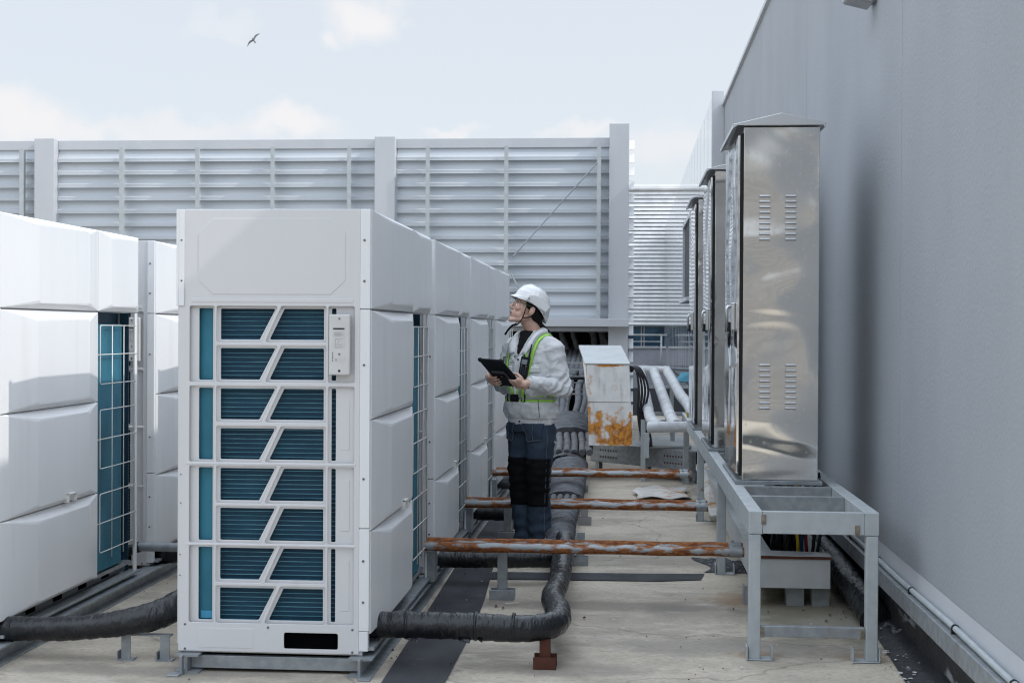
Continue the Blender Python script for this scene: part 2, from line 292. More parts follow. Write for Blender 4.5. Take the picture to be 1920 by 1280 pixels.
# ---------------------------------------------------------------- mesh helpers
class MB:
    def __init__(s): s.v = []; s.f = []; s.mi = []; s.cur = 0; s.uv = None
    def add(s, vs, fs):
        o = len(s.v); s.v += [tuple(v) for v in vs]; s.f += [tuple(i+o for i in f) for f in fs]; s.mi += [s.cur]*len(fs); return s
    def box(s, x0, x1, y0, y1, z0, z1):
        return s.add([(x0,y0,z0),(x1,y0,z0),(x1,y1,z0),(x0,y1,z0),(x0,y0,z1),(x1,y0,z1),(x1,y1,z1),(x0,y1,z1)],
                     [(0,3,2,1),(4,5,6,7),(0,1,5,4),(1,2,6,5),(2,3,7,6),(3,0,4,7)])
    def bar(s, a, b, w, h, up=(0,0,1)):
        a = Vector(a); b = Vector(b); d = (b-a).normalized(); u = Vector(up)
        if abs(d.dot(u)) > .98: u = Vector((0, 1, 0))
        r = d.cross(u).normalized(); u = r.cross(d)
        vs = []
        for p in (a, b):
            for i, j in ((-1,-1),(1,-1),(1,1),(-1,1)): vs.append(p + r*(i*w/2) + u*(j*h/2))
        return s.add(vs, [(0,1,2,3),(7,6,5,4),(0,4,5,1),(1,5,6,2),(2,6,7,3),(3,7,4,0)])
    def tube(s, pts, r, n=12, caps=True, rz=None, roll=0.):
        pts = [Vector(p) for p in pts]; k = len(pts)
        rr = r if callable(r) else (lambda i: r)
        t0 = (pts[1]-pts[0]).normalized(); ref = Vector((0, 0, 1)) if abs(t0.z) < .9 else Vector((0, 1, 0))
        side = t0.cross(ref).normalized(); o = len(s.v); vs = []
        for i, p in enumerate(pts):
            t = ((pts[min(i+1,k-1)]-pts[max(i-1,0)])).normalized()
            side = (side - t*side.dot(t)).normalized(); up = side.cross(t)
            q = rr(i); qz = rz(i) if rz else q
            for j in range(n):
                a = 2*math.pi*j/n + roll
                vs.append(p + side*(math.cos(a)*q) + up*(math.sin(a)*qz))
        fs = [(i*n+j, i*n+(j+1)%n, (i+1)*n+(j+1)%n, (i+1)*n+j) for i in range(k-1) for j in range(n)]
        if caps: fs += [tuple(range(n))[::-1], tuple((k-1)*n+j for j in range(n))]
        return s.add(vs, fs)
    def cyl(s, a, b, r, n=14): return s.tube([a, b], r, n)
    def prism(s, poly, axis, a, b):      # polygon in the two other axes, extruded along axis
        n = len(poly); mk = {'x': lambda p, q: (q, p[0], p[1]), 'y': lambda p, q: (p[0], q, p[1]), 'z': lambda p, q: (p[0], p[1], q)}[axis]
        vs = [mk(p, a) for p in poly] + [mk(p, b) for p in poly]
        return s.add(vs, [tuple(range(n)), tuple(range(2*n-1, n-1, -1))] + [(i, i+n, (i+1)%n+n, (i+1)%n) for i in range(n)])
    def build(s, name, mats, parent=None, bevel=0, smooth=False, loc=None, seg=2):
        me = bpy.data.meshes.new(name); me.from_pydata(s.v, [], s.f)
        for m in (mats if isinstance(mats, (list, tuple)) else [mats]): me.materials.append(MATS[m])
        for p, i in zip(me.polygons, s.mi): p.material_index = i; p.use_smooth = smooth
        bm = bmesh.new(); bm.from_mesh(me); bmesh.ops.recalc_face_normals(bm, faces=bm.faces); bm.to_mesh(me); bm.free()
        me.update()
        o = bpy.data.objects.new(name, me); COL.objects.link(o)
        if parent: o.parent = parent
        if loc: o.location = loc
        if bevel:
            b = o.modifiers.new('edge', 'BEVEL'); b.width = bevel; b.segments = seg; b.limit_method = 'ANGLE'; b.angle_limit = R(35)
        return o

def thing(name, label, cat, loc=(0, 0, 0), rz=0, group=None):
    o = bpy.data.objects.new(name, None); COL.objects.link(o); o.location = loc; o.rotation_euler = (0, 0, rz)
    o.empty_display_size = .2
    return tag(o, label, cat, group)
def tag(o, label, cat, group=None):
    o['label'] = label; o['category'] = cat
    if group: o['group'] = group
    return o
def struct(o): o['kind'] = 'structure'; return o
def stuff(o): o['kind'] = 'stuff'; return o
def kids(o): return [c for c in COL.objects if c.parent == o]
def copy_tree(o, loc=None, label=None):
    def rec(a, par):
        c = a.copy(); COL.objects.link(c); c.parent = par
        for ch in kids(a): rec(ch, c)
        return c
    c = rec(o, None)
    if loc: c.location = loc
    if label: c['label'] = label
    return c
def bake(o):
    dg = bpy.context.evaluated_depsgraph_get(); me = bpy.data.meshes.new_from_object(o.evaluated_get(dg))
    o.modifiers.clear(); o.data = me; return o
def spline(pts, n=10):
    P = [Vector(p) for p in pts]; P = [P[0]*2-P[1]] + P + [P[-1]*2-P[-2]]; res = []
    for i in range(1, len(P)-2):
        for k in range(n):
            t = k/n; a, b, c, d = P[i-1:i+3]
            res.append(.5*((2*b)+(c-a)*t+(2*a-5*b+4*c-d)*t*t+(3*b-a-3*c+d)*t**3))
    res.append(P[-2]); return res
def rpoly(pts, r, n=4):                     # rounded polygon
    out_ = []; k = len(pts)
    for i in range(k):
        p = Vector(pts[i]); a = Vector(pts[i-1]); b = Vector(pts[(i+1) % k])
        d1 = (a-p).normalized(); d2 = (b-p).normalized(); ang = d1.angle(d2); q = min(r/math.tan(ang/2), (a-p).length*.45, (b-p).length*.45)
        p1 = p+d1*q; p2 = p+d2*q
        for j in range(n+1):
            t = j/n; out_.append((p1*(1-t)**2 + p*2*t*(1-t) + p2*t*t))
    return out_
def rect(x0, x1, z0, z1): return [(x0, z0), (x1, z0), (x1, z1), (x0, z1)]
def plate(name, outer, holes, y, th, bev, m, parent, rr=.006):
    # pressed sheet facing -y: a filled outline with rounded windows and rolled edges
    cu = bpy.data.curves.new(name, 'CURVE'); cu.dimensions = '2D'; cu.fill_mode = 'BOTH'; cu.extrude = max(th/2-bev, 1e-5); cu.bevel_depth = bev; cu.bevel_resolution = 2; cu.offset = -bev
    for k, poly in enumerate([outer]+holes):
        pts = rpoly(poly, rr if k else .003)
        sp = cu.splines.new('POLY'); sp.points.add(len(pts)-1); sp.use_cyclic_u = True
        for q, p in zip(sp.points, pts): q.co = (p[0], p[1], 0, 1)
    o = bpy.data.objects.new(name, cu); COL.objects.link(o)
    dg = bpy.context.evaluated_depsgraph_get(); me = bpy.data.meshes.new_from_object(o.evaluated_get(dg))
    bpy.data.objects.remove(o)
    me.transform(Matrix(((1,0,0,0),(0,0,-1,y+th/2),(0,1,0,0),(0,0,0,1))))
    me.materials.clear(); me.materials.append(MATS[m])
    for p in me.polygons: p.use_smooth = False
    bm = bmesh.new(); bm.from_mesh(me); bmesh.ops.recalc_face_normals(bm, faces=bm.faces); bm.to_mesh(me); bm.free()
    o = bpy.data.objects.new(name, me); COL.objects.link(o); o.parent = parent
    return o

# ---------------------------------------------------------------- the setting
mb = MB().add([(-120,-60,0),(120,-60,0),(120,160,0),(-120,160,0)], [(0,1,2,3)])
struct(mb.build('roof_floor', 'concrete'))
def ground_strip(name, pts, z, m):
    return struct(MB().add([(x, y, z) for x, y in pts], [tuple(range(len(pts)))]).build(name, m))
ground_strip('felt_strip', [(-.975,4.5),(-.705,4.5),(-.72,5.7),(-.715,6.6),(-.735,7.4),(-.79,8.53),(-.80,13.2),(-1.02,13.2),(-1.015,8.5),(-.99,6.9),(-.975,5.64)], .004, 'felt_strip')
ground_strip('felt_cross_strip', [(-.79,8.05),(.2,8.09),(.43,8.16),(.46,8.36),(.1,8.33),(-.79,8.29)], .005, 'felt_strip')
g = MB()      # gutter strip at the wall's foot, sloping up to the kick board
ys = [4, 5.9, 6.7, 7.6, 8.8, 11, 19]; xs = [1.06, 1.135, 1.165, 1.19, 1.20, 1.205, 1.21]
for i in range(len(ys)-1):
    g.add([(xs[i], ys[i], .006), (1.275, ys[i], .045), (1.275, ys[i+1], .045), (xs[i+1], ys[i+1], .006)], [(0,1,2,3)])
struct(g.build('gutter_membrane', 'membrane'))

# tall rendered wall with its foot
w = thing('rendered_wall', 'tall grey rendered wall along the right side of the roof', 'wall', (1.27, 5, 0))
MB().box(0, .4, -2.4, 14.1, .20, 4.40).build('wall_face', 'stucco', w)
for y in (1.75, 5.3, 8.8, 12.3): MB().box(-.0008, -.0001, y, y+.004, .376, 4.399).build('joint', 'stucco', w)
MB().box(-.03, .44, -2.42, 14.12, 4.40, 4.44).build('coping', 'fence_paint', w)
MB().box(.003, .3, -2.4, 14.1, 0, .198).build('kick_board', 'membrane', w)
MB().box(-.058, -.001, -2.4, 14.1, .205, .285).build('flashing_rail', 'galvanised', w, bevel=.004)
MB().add([(-.012,-2.4,.29),(-.012,14.1,.29),(-.002,14.1,.375),(-.002,-2.4,.375),(0,-2.4,.29),(0,14.1,.29)], [(0,1,2,3),(0,4,5,1)]).build('sloped_flashing', 'fence_paint', w)
c = MB().tube([(-.03, y, .303+.004*math.sin(y*3)) for y in [k*.5-2.4 for k in range(34)]], .012, 10).build('conduit', 'rack_steel', w, smooth=True)
cm = MB()
for y in [k*.82-2 for k in range(20)]:
    cm.tube([(-.03, y, .303+.004*math.sin(y*3)), (-.03, y+.012, .303+.004*math.sin(y*3))], .0155, 10)
    cm.box(-.045, -.015, y-.001, y+.013, .285, .30)
cm.build('conduit_clips', 'ink_black', c)
w['label'] = 'tall grey rendered wall along the right side of the roof'

# shiny cladding beyond the rendered wall
w = thing('clad_wall', 'shiny metal clad wall mirroring the slatted building behind the cabinets', 'wall', (1.12, 19, 0))
MB().box(.0, .55, .12, 23.2, 0, 4.55).build('cladding', 'cladding_mirror', w)
MB().box(-.01, .149, 0, .118, 0, 4.60).build('end_post', 'fence_paint', w, bevel=.004)
s = MB()
for k in range(1, 24): s.box(-.002, .0, .12+k-.003, .12+k+.003, 0, 4.52)
s.build('seams', 'slat_white', w)
f = MB().box(-.06, -.0045, 5.4, 5.5, 2.0, 3.45); f.box(-.06, -.0045, 8.4, 8.5, 2.0, 3.45); f.box(-.06, -.0045, 5.5, 8.4, 3.38, 3.45); f.box(-.12, -.0045, 5.3, 8.6, 1.94, 2.0)
f = f.build('window', 'fence_paint', w)
MB().box(-.02, -.005, 5.5, 8.4, 2.0, 3.38).build('pane', 'dark_roofing', f)

# slatted building far behind
b = thing('slatted_building', 'distant building with white horizontal slats above a band of dark glass', 'building', (0, 42.3, 0))
MB().box(-14, 1.6, .1, 8, 1.55, 5.60).build('slat_backing', 'slat_gap', b)
s = MB()
for k in range(35):
    z = 1.60 + k*.1165
    s.prism([(-.08, z-.012), (.0, z+.045), (.08, z+.06), (.09, z+.05), (.02, z+.01)], 'x', -14, 1.55) if False else s.add(
        [(-14,-.02,z),(1.58,-.02,z),(1.58,.0,z+.085),(-14,.0,z+.085),(-14,.06,z),(1.58,.06,z),(1.58,.06,z+.085),(-14,.06,z+.085)],
        [(0,1,2,3),(0,4,5,1),(3,2,6,7),(1,5,6,2)])
s.build('slats', 'slat_white', b)
MB().box(-14, 1.62, -.1, 8, 5.60, 5.72).build('roof_edge', 'slat_white', b, bevel=.02)
MB().box(-14, 1.6, .25, 8, .9, 1.548).build('glass_band', 'office_glass', b)
for x in (-6, -3.6, -1.2, .42, .5): MB().box(x, x+.03, .2, .248, .9, 1.55).build('glazing_bar', 'low_wall', b)
MB().box(-14, 1.6, .1, 8, 0, .9).build('plinth', 'low_wall', b)
o = tag(MB().box(-14, 1.09, 39.6, 39.8, .0, .94).build('parapet_wall', 'low_wall', bevel=.01), 'low lilac grey parapet wall in front of the slatted building', 'wall')
MB().box(-14, 1.09, 39.55, 39.85, .942, .99).build('coping', 'rail_white', o)
struct(MB().add([(-14,24,.46),(1.1,24,.46),(1.1,39.6,.46),(-14,39.6,.46),(-14,24,0),(1.1,24,0)], [(0,1,2,3),(4,5,1,0)]).build('lower_roof', 'dark_roofing'))
r = thing('handrail', 'white tube handrail in front of the distant slatted building', 'railing', (0, 36, .46))
for z, rr in ((.855, .022), (.69, .014), (.555, .014)): MB().cyl((-9, 0, z), (1.0 if z > .8 else .86, 0, z), rr, 8).build('rail', 'rail_white', r, smooth=True)
for x in (-8, -6, -4, -2, -.6, .87): MB().cyl((x, 0, 0), (x, 0, .85), .02, 8).build('post', 'rail_white', r, smooth=True)
tag(MB().cyl((.0, 21, .905), (1.1, 22.6, .80), .025, 8).build('long_pipe', 'galvanised', smooth=True), 'long thin grey pipe crossing behind the white lagged pipes', 'pipe')
for x in (.02, 1.08):
    pass

# unseen building added behind the camera; its stripes make rings in the polished steel
b = thing('reflection_facade', 'unseen beige building behind the camera, brown stripes added for the steel cabinets to mirror', 'building', (0, -9, 0))
MB().box(-16, 9, -6, 0, 0, 4.6).build('wall', 'beige_facade', b)
for z in (.35, 1.05, 1.75, 2.45, 3.15, 3.85):
    MB().box(-15, 8, .002, .05, z, z+.34).build('reflection_stripe', 'brown_facade', b)

# ---------------------------------------------------------------- louvre fence
fy = 18.5
fz = thing('louvre_fence', 'long pale grey louvre screen with square posts closing the far end of the roof', 'fence', (0, fy, 0))
posts = [(-11.9, -11.63, 3.95), (-7.885, -7.612, 3.94), (-3.298, -3.029, 3.94), (-.237, .018, 4.09)]
for a, c_, z in posts: MB().box(a, c_, -.10, .17, 0, z).build('post', 'fence_paint', fz, bevel=.006)
for i in range(3):
    a = posts[i][1]; c_ = posts[i+1][0]
    MB().box(a-.002+.004, c_-.002, .03, .20, 3.80, 3.925).build('top_beam', 'fence_paint', fz, bevel=.004)
    bl = MB()
    for k in range(14):
        z = 3.74 - k*.1715
        zb = z-.105; ys_ = [(.02, zb-.002), (0, zb), (0, zb+.004), (.007, zb+.009), (.009, zb+.045), (.033, zb+.070), (.050, zb+.118), (.060, zb+.185)]
        x0, x1 = a+.01, c_-.01
        if i == 2: x1 = c_-.003
        vs = [(x0, y_, zz) for y_, zz in ys_] + [(x1, y_, zz) for y_, zz in ys_]
        m_ = len(ys_)
        bl.add(vs, [(j, j+1, j+1+m_, j+m_) for j in range(m_-1)])
    o = bl.build('louvre_panel', 'blade_metal', fz, smooth=False)
    sm = o.modifiers.new('t', 'SOLIDIFY'); sm.thickness = .003
    MB().box(a+.002, c_+(.26 if i == 2 else 0)-.002, -.30, .20, 1.47, 1.572).build('sill_beam', 'fence_paint', fz, bevel=.005)
    if i < 2: MB().box(a+.002, c_-.002, .26, .29, 0, 1.46).build('lower_panel', 'fence_paint', fz)
for x in (-10.7, -9.7, -8.7, -8.02, -6.661, -5.637, -4.63, -3.617, -2.584, -1.561, -.367):
    MB().box(x-.026, x+.026, -.20, -.194, 1.575, 3.798).box(x-.026, x-.020, -.194, -.012, 1.575, 3.798).build('fin', 'rack_steel', fz)
e = MB()        # louvre tips running on past the last post
for k in range(22):
    z = 3.86 - k*.1715
    e.add([(.022, 0, z-.09), (.085, 0, z-.09), (.085, .09, z+.03), (.022, .09, z+.03), (.022, 0, z-.10), (.085, 0, z-.10), (.085, .09, z+.02), (.022, .09, z+.02)],
          [(0,1,2,3),(7,6,5,4),(0,4,5,1),(1,5,6,2),(2,6,7,3),(3,7,4,0)])
e.build('louvre_tips', 'slat_white', fz)
MB().tube([(-.389, -.2, 3.573), (-1.481, -.2, 2.354)], .010, 6).build('brace_wire', 'galvanised', fz)
MB().tube([(-1.501, -.2, 2.16), (-1.20, -.2, 1.60)], .010, 6).build('brace_wire', 'galvanised', fz)
# plant room behind the screen: the pipes climb into it, its shade painted as near-black roof and walls
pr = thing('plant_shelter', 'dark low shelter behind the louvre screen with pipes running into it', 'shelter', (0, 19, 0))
MB().box(-3.2, .03, -.28, 3, 1.475, 1.5).build('roof', 'recess_shade', pr)
MB().box(-3.2, .03, 2.6, 2.7, 0, 1.474).build('wall', 'recess_shade', pr)
MB().box(-3.2, -3.1, -.2, 2.598, 0, 1.474).build('wall', 'recess_shade', pr)
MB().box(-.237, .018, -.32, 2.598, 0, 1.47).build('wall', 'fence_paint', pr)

# ---------------------------------------------------------------- outdoor condensing units
def Ux(px): return (px-697)*.00223
def Vz(py): return 1.912-(py-392)*.0022
UL = 1.72
def cover(y0, y1, z0, z1, c0, c1, ct=.034, cb=.022, d=.036):
    # pillow shaped cover: an outline in the face plane, four sloped facets and a proud flat centre
    x0 = .004
    O = [(x0, y0, z0), (x0, y1, z0), (x0, y1, z1), (x0, y0, z1)]
    ym = y0+c0+.06
    I = [(d, y0+c0, z0+cb+.012), (d-.002, y0+c0+.02, z0+cb), (d-.002, y1-c1-.02, z0+cb), (d, y1-c1, z0+cb+.012),
         (d, y1-c1, z1-ct-.012), (d-.002, y1-c1-.02, z1-ct), (d-.002, y0+c0+.02, z1-ct), (d, y0+c0, z1-ct-.012)]
    Bk = [(-.01, y0, z0), (-.01, y1, z0), (-.01, y1, z1), (-.01, y0, z1)]
    vs = O+I+Bk
    fs = [(4, 5, 6, 7, 8, 9, 10, 11), (0, 1, 6, 5), (0, 5, 4), (1, 7, 6), (1, 2, 8, 7), (2, 9, 8), (2, 3, 10, 9), (3, 11, 10), (3, 0, 4, 11),
          (0, 12, 13, 1), (1, 13, 14, 2), (2, 14, 15, 3), (3, 15, 12, 0)]
    return MB().add(vs, fs)
def make_unit():
    u = thing('outdoor_unit', '', 'heat pump', (0, 0, 0))
    # carcass
    MB().box(-.800, -.095, .10, UL-.03, .115, 1.895).build('casing', 'white_paint', u)
    MB().box(-.80, -.002, .016, UL, 1.896, 1.911).build('top_plate', 'white_paint', u, bevel=.003)
    # front sheet
    rows = [(578, 636), (652, 711), (728, 786), (803, 861), (878, 938), (953, 1013), (1028, 1087), (1103, 1163)]
    groups = [(576, 713), (726, 863), (876, 1015), (1026, 1165)]
    h1 = []; h2 = []
    def P(*pts): return [(Ux(x), Vz(y)) for x, y in pts][::-1]
    for a, c in rows:
        h1 += [P((409, a-5), (525, a-5), (494, c+5), (409, c+5)), P((531, a-5), (615, a-5), (615, c+5), (500, c+5))]
        h2 += [P((415, a), (518, a), (488, c), (415, c)), P((535, a), (609, a), (609, c), (507, c))]
    for a, c in groups:
        h1 += [P((358, a-3), (405, a-3), (405, c+3), (358, c+3)), P((619, a-3), (668, a-3), (668, c+3), (619, c+3))]
        h2 += [P((374, a+1), (400, a+1), (400, c-1), (374, c-1)), P((624, a+1), (632, a+1), (632, c-1), (624, c-1))]
    op = P((538, 1184), (639, 1184), (639, 1214), (538, 1214))
    cm_ = None
    outer = P((338, 392), (678, 392), (678, 1222), (338, 1222))
    o = plate('front_sheet', outer, h1+[op], 0, .005, .0022, 'white_paint', u, .009)
    o2 = plate('front_sheet_inner', P((345, 568), (672, 568), (672, 1170), (345, 1170)), h2, .0175, .005, .0022, 'white_paint', u, .006)
    o3 = plate('embossing', P((375, 436), (402, 409), (623, 409), (650, 436), (650, 525), (623, 551), (402, 551), (375, 525)), [], -.0018, .003, .0012, 'white_paint', o)
    plate('embossing', P((362, 559), (665, 559), (665, 566), (362, 566)), [], -.0018, .003, .0012, 'white_paint', o)
    plate('embossing', P((375, 1178), (480, 1178), (480, 1215), (375, 1215)), [], -.0012, .003, .001, 'white_paint', o)
    for a, c in groups[1:]:
        plate('embossing', P((641, a+22), (658, a+22), (658, c-22), (641, c-22)), [], .0158, .003, .0012, 'white_paint', o2)
        plate('embossing', P((352, c+4.5), (672, c+4.5), (672, c+7.5), (352, c+7.5)), [], -.0016, .003, .0012, 'white_paint', o) if c < 1100 else None
    # coil behind the windows
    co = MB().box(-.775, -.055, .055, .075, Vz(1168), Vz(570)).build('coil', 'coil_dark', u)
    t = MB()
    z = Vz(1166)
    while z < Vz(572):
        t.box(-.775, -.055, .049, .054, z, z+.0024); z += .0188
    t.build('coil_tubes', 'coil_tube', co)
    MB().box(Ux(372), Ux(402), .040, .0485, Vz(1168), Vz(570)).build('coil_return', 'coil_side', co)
    MB().box(Ux(376), Ux(399), .036, .0395, Vz(1163), Vz(1149)).build('blue_film', 'film_blue', co)
    MB().box(-.79, -.05, .0255, .030, .099, Vz(1172)).build('opening_shade', 'black_void', u)  # black plate painting the dark interior behind the pipe opening
    # corner posts and flanges
    p = MB()
    for a, c in ((392.2, 577.5), (579, 986), (987.5, 1178)):
        p.box(Ux(678)+.0006, 0, -.004, .03, Vz(c), Vz(a))
    p.box(Ux(678)+.0006, -.004, -.002, .03, Vz(1216), Vz(1178.6)); p = p.build('corner_post', 'cover_paint', u, bevel=.0025)
    MB().box(Ux(333), Ux(337.6), -.006, .02, Vz(573), Vz(392)).box(Ux(337.7), Ux(348), -.006, -.0005, Vz(573), Vz(392)).build('corner_flange', 'cover_paint', u, bevel=.0015)
    MB().box(-.806, -.801, .006, UL, .115, 1.905).build('side_sheet', 'white_paint', u)
    MB().box(-.010, 0, UL-.040, UL, .10, 1.50).build('rear_post', 'cover_paint', u, bevel=.002)
    MB().box(-.80, -.004, UL-.028, UL-.004, .1, 1.894).build('rear_sheet', 'cover_paint', u) if False else None
    sc = None
    for px, py in ((686, 450), (686, 526), (686, 682), (686, 894), (686, 1047), (686, 1124), (343, 450), (343, 526), (351, 1172), (508, 1175), (666, 1176), (351, 1218), (666, 1222-4),
                   (342, 890), (342, 944), (341, 1041), (341, 1080)):
        yy = -.007 if px in (686, 343) else -.003
        r_ = .0052 if px in (686, 343, 351, 508, 666) else .003
        if sc is None:
            sm = MB().tube([(0, 0, 0), (0, -.002, 0), (0, -.004, 0)], lambda i: (.0052, .0052, .0035)[i], 12); sm.cur = 1
            sm.box(-.0032, .0032, -.0046, -.0041, -.0005, .0005)
            sc = sm.build('screw', ['screw_metal', 'ink_black'], u, smooth=False); o = sc
        else:
            o = sc.copy(); COL.objects.link(o)
        o.location = (Ux(px), yy+.004 if px != 686 else yy+.003, Vz(py)); k = r_/.0052; o.scale = (k, 1, k)
    # side covers
    sA, sB = 1.13, 1.70
    MB().box(-.045, -.012, .031, UL-.0, 1.502, 1.894).build('side_header', 'cover_paint', u)
    cover(.012, sA, 1.505, 1.908, .33, .19, .020, .024).build('cover_panel', 'cover_paint', u, bevel=.0012)
    cover(sA+.004, UL, 1.505, 1.908, .14, .07, .020, .024, .024).build('cover_panel', 'cover_paint', u, bevel=.0015)
    zs = [1.497, 1.047, .590, .165]
    for i in range(3):
        o = cover(.016, sA, zs[i+1]+.004, zs[i], .32, .19, .036, .024).build('cover_panel', 'cover_paint', u, bevel=.0015)
        if i == 1:
            h = MB().box(.020, .046, .66, .668, zs[2]+.010, zs[2]+.052).box(.020, .046, .752, .760, zs[2]+.010, zs[2]+.052).box(.020, .046, .66, .76, zs[2]+.044, zs[2]+.052)
            h.build('handle', 'wire_white', o, bevel=.002)
    MB().box(-.045, -.012, .031, sA+.02, .165, 1.50).build('side_backing', 'cover_paint', u)
    MB().box(-.04, .018, .02, UL, .098, .112).build('drip_lip', 'galvanised', u, bevel=.002)
    MB().box(-.798, -.03, .012, UL, .080, .097).build('base_pan', 'white_paint', u)
    bs = MB().box(-.08, -.051, .05, UL-.04, .113, .164).build('base_side', 'base_grey', u)
    for k in range(4): MB().box(-.0505, -.048, .40+k*.31, .50+k*.31, .122, .148).build('drain_slot', 'black_void', bs)
    # side coil and its wire guard
    MB().box(-.075, -.022, sA+.02, UL-.19, .18, 1.44).tube([(-.075, UL-.19, .18), (-.075, UL-.19, 1.44)], .052, 16).build('side_coil', 'coil_side', u)
    MB().box(-.094, -.091, sA+.02, UL-.012, .165, 1.50).box(-.0905, -.046, UL-.012, UL-.004, .1, 1.50).build('coil_backing', 'coil_dark', u)
    MB().box(-.072, -.066, UL-.11, UL-.095, .17, 1.50).box(-.085, -.079, UL-.07, UL-.055, .17, 1.50).build('inner_post', 'base_grey', u)
    MB().box(-.058, -.050, sA+.03, UL-.2, .182, .21).build('blue_film', 'film_blue', u)
    MB().box(-.06, -.02, sA+.022, UL-.04, .150, .168).build('guard_sill', 'galvanised', u)
    def guard(x, y0, y1, name='wire_guard'):
        g = MB(); r_ = .0030; ys_ = [y0+.035, y0+.035+(y1-y0-.05)/3, y0+.035+(y1-y0-.05)*2/3, y1-.015]
        for y in ys_[1:]: g.cyl((x, y, .24), (x, y, 1.433), r_, 6)
        for top in (1.433, 1.005, .58):
            g.tube([(x, y1, top), (x, ys_[0]+.012, top), (x, ys_[0]+.003, top-.003), (x, ys_[0], top-.012), (x, ys_[0], top-.285), (x, ys_[0]+.003, top-.294), (x, ys_[0]+.012, top-.297), (x, y1, top-.297)], r_, 6)
            g.cyl((x, y0, top-.148), (x, y1+.02, top-.148), r_, 6)
        return g.build(name, 'wire_white', u, smooth=True)
    guard(.003, sA, UL-.035)
    guard(-.822, .06, .55)
    return u
u0 = make_unit()
G_ = 'white outdoor heat pump units in rows'
u0['group'] = G_
XF, XL = -1.047, -2.65
u0.location = (XF, 5.76, 0)
u0['label'] = 'frontmost unit of the middle row, its slatted end with teal coils facing us'
# control box only on the frontmost unit's front and repeated on every unit of the kind
cb = MB().box(Ux(622), Ux(661), -.022, .006, Vz(701), Vz(588)).build('control_box', 'plastic_grey', u0, bevel=.006, seg=3)
lb = MB().box(Ux(629), Ux(652), -.0229, -.0222, Vz(651), Vz(619)); lb.cur = 1
lb.box(Ux(630), Ux(651), -.0229, -.0222, Vz(616), Vz(613.4)); lb.cur = 2
for k in range(4): lb.box(Ux(632), Ux(649-k % 2*4), -.0233, -.023, Vz(622.3+k*2.2), Vz(621.6+k*2.2))
lb.box(Ux(634), Ux(634.6), -.0233, -.023, Vz(649), Vz(633)).box(Ux(639), Ux(639.6), -.0233, -.023, Vz(649), Vz(633))
for q in (633, 643.5, 649): lb.box(Ux(634), Ux(639.6), -.0233, -.023, Vz(q+.7), Vz(q))
for q in (634, 644, 648.5): lb.box(Ux(641), Ux(647), -.0233, -.023, Vz(q+.7), Vz(q))
lb.cur = 0; lb.box(Ux(632), Ux(651), -.0229, -.0222, Vz(676), Vz(669)); lb.cur = 2; lb.box(Ux(634), Ux(637), -.0233, -.023, Vz(674), Vz(671))
lb.build('label', ['label_white', 'ink_black', 'ink_grey'], cb)
d = MB()
for k in range(6): d.box(Ux(628.2), Ux(630), -.0228, -.0222, Vz(660+k*3.1), Vz(658.6+k*3.1))
d.tube([(Ux(641.5), -.0221, Vz(693)), (Ux(641.5), -.0228, Vz(693))], .0052, 12)
d.build('vent_holes', 'ink_black', cb)
for py in (596, 662):
    MB().tube([(Ux(641.5), -.022, Vz(py)), (Ux(641.5), -.0235, Vz(py))], .0045, 10).build('screw', 'screw_metal', cb)
for y, lab in ((7.72, 'second unit back in the middle row, beyond the gap with the first rusty pipes'),
               (9.51, 'third unit back in the middle row, left of the standing person'),
               ):
    c_ = copy_tree(u0, (XF, y, 0), lab); c_.scale = (1, .93, 1)
copy_tree(u0, (XL, 5.82, 0), 'near unit of the left row at the left edge, its face half in sun')
copy_tree(u0, (XL, 7.82, 0), 'second unit of the left row, seen in the gap beside the frontmost unit')
# the last unit of the middle row is a narrower model
ul = copy_tree(u0, (XF, 11.30, 0), 'farthest narrower unit at the end of the middle row')
for ch in kids(ul):
    k = ch.name.split('.')[0]
    if k in ('casing', 'top_plate', 'side_header', 'base_pan', 'drip_lip', 'base_side', 'side_sheet', 'rear_post'):
        ch.data = ch.data.copy()
        for v in ch.data.vertices:
            if v.co.y > 1.0: v.co.y -= UL-1.25
            elif v.co.y > .9 : pass
    if k in ('side_coil', 'coil_backing', 'guard_sill', 'inner_post') or (k in ('wire_guard',) and ch.matrix_basis and ch.data.vertices[0].co.x > 0) or (k == 'blue_film'):
        for q in kids(ch): bpy.data.objects.remove(q)
        bpy.data.objects.remove(ch); continue
    if k == 'cover_panel' and min(v.co.y for v in ch.data.vertices) > .9:
        bpy.data.objects.remove(ch)

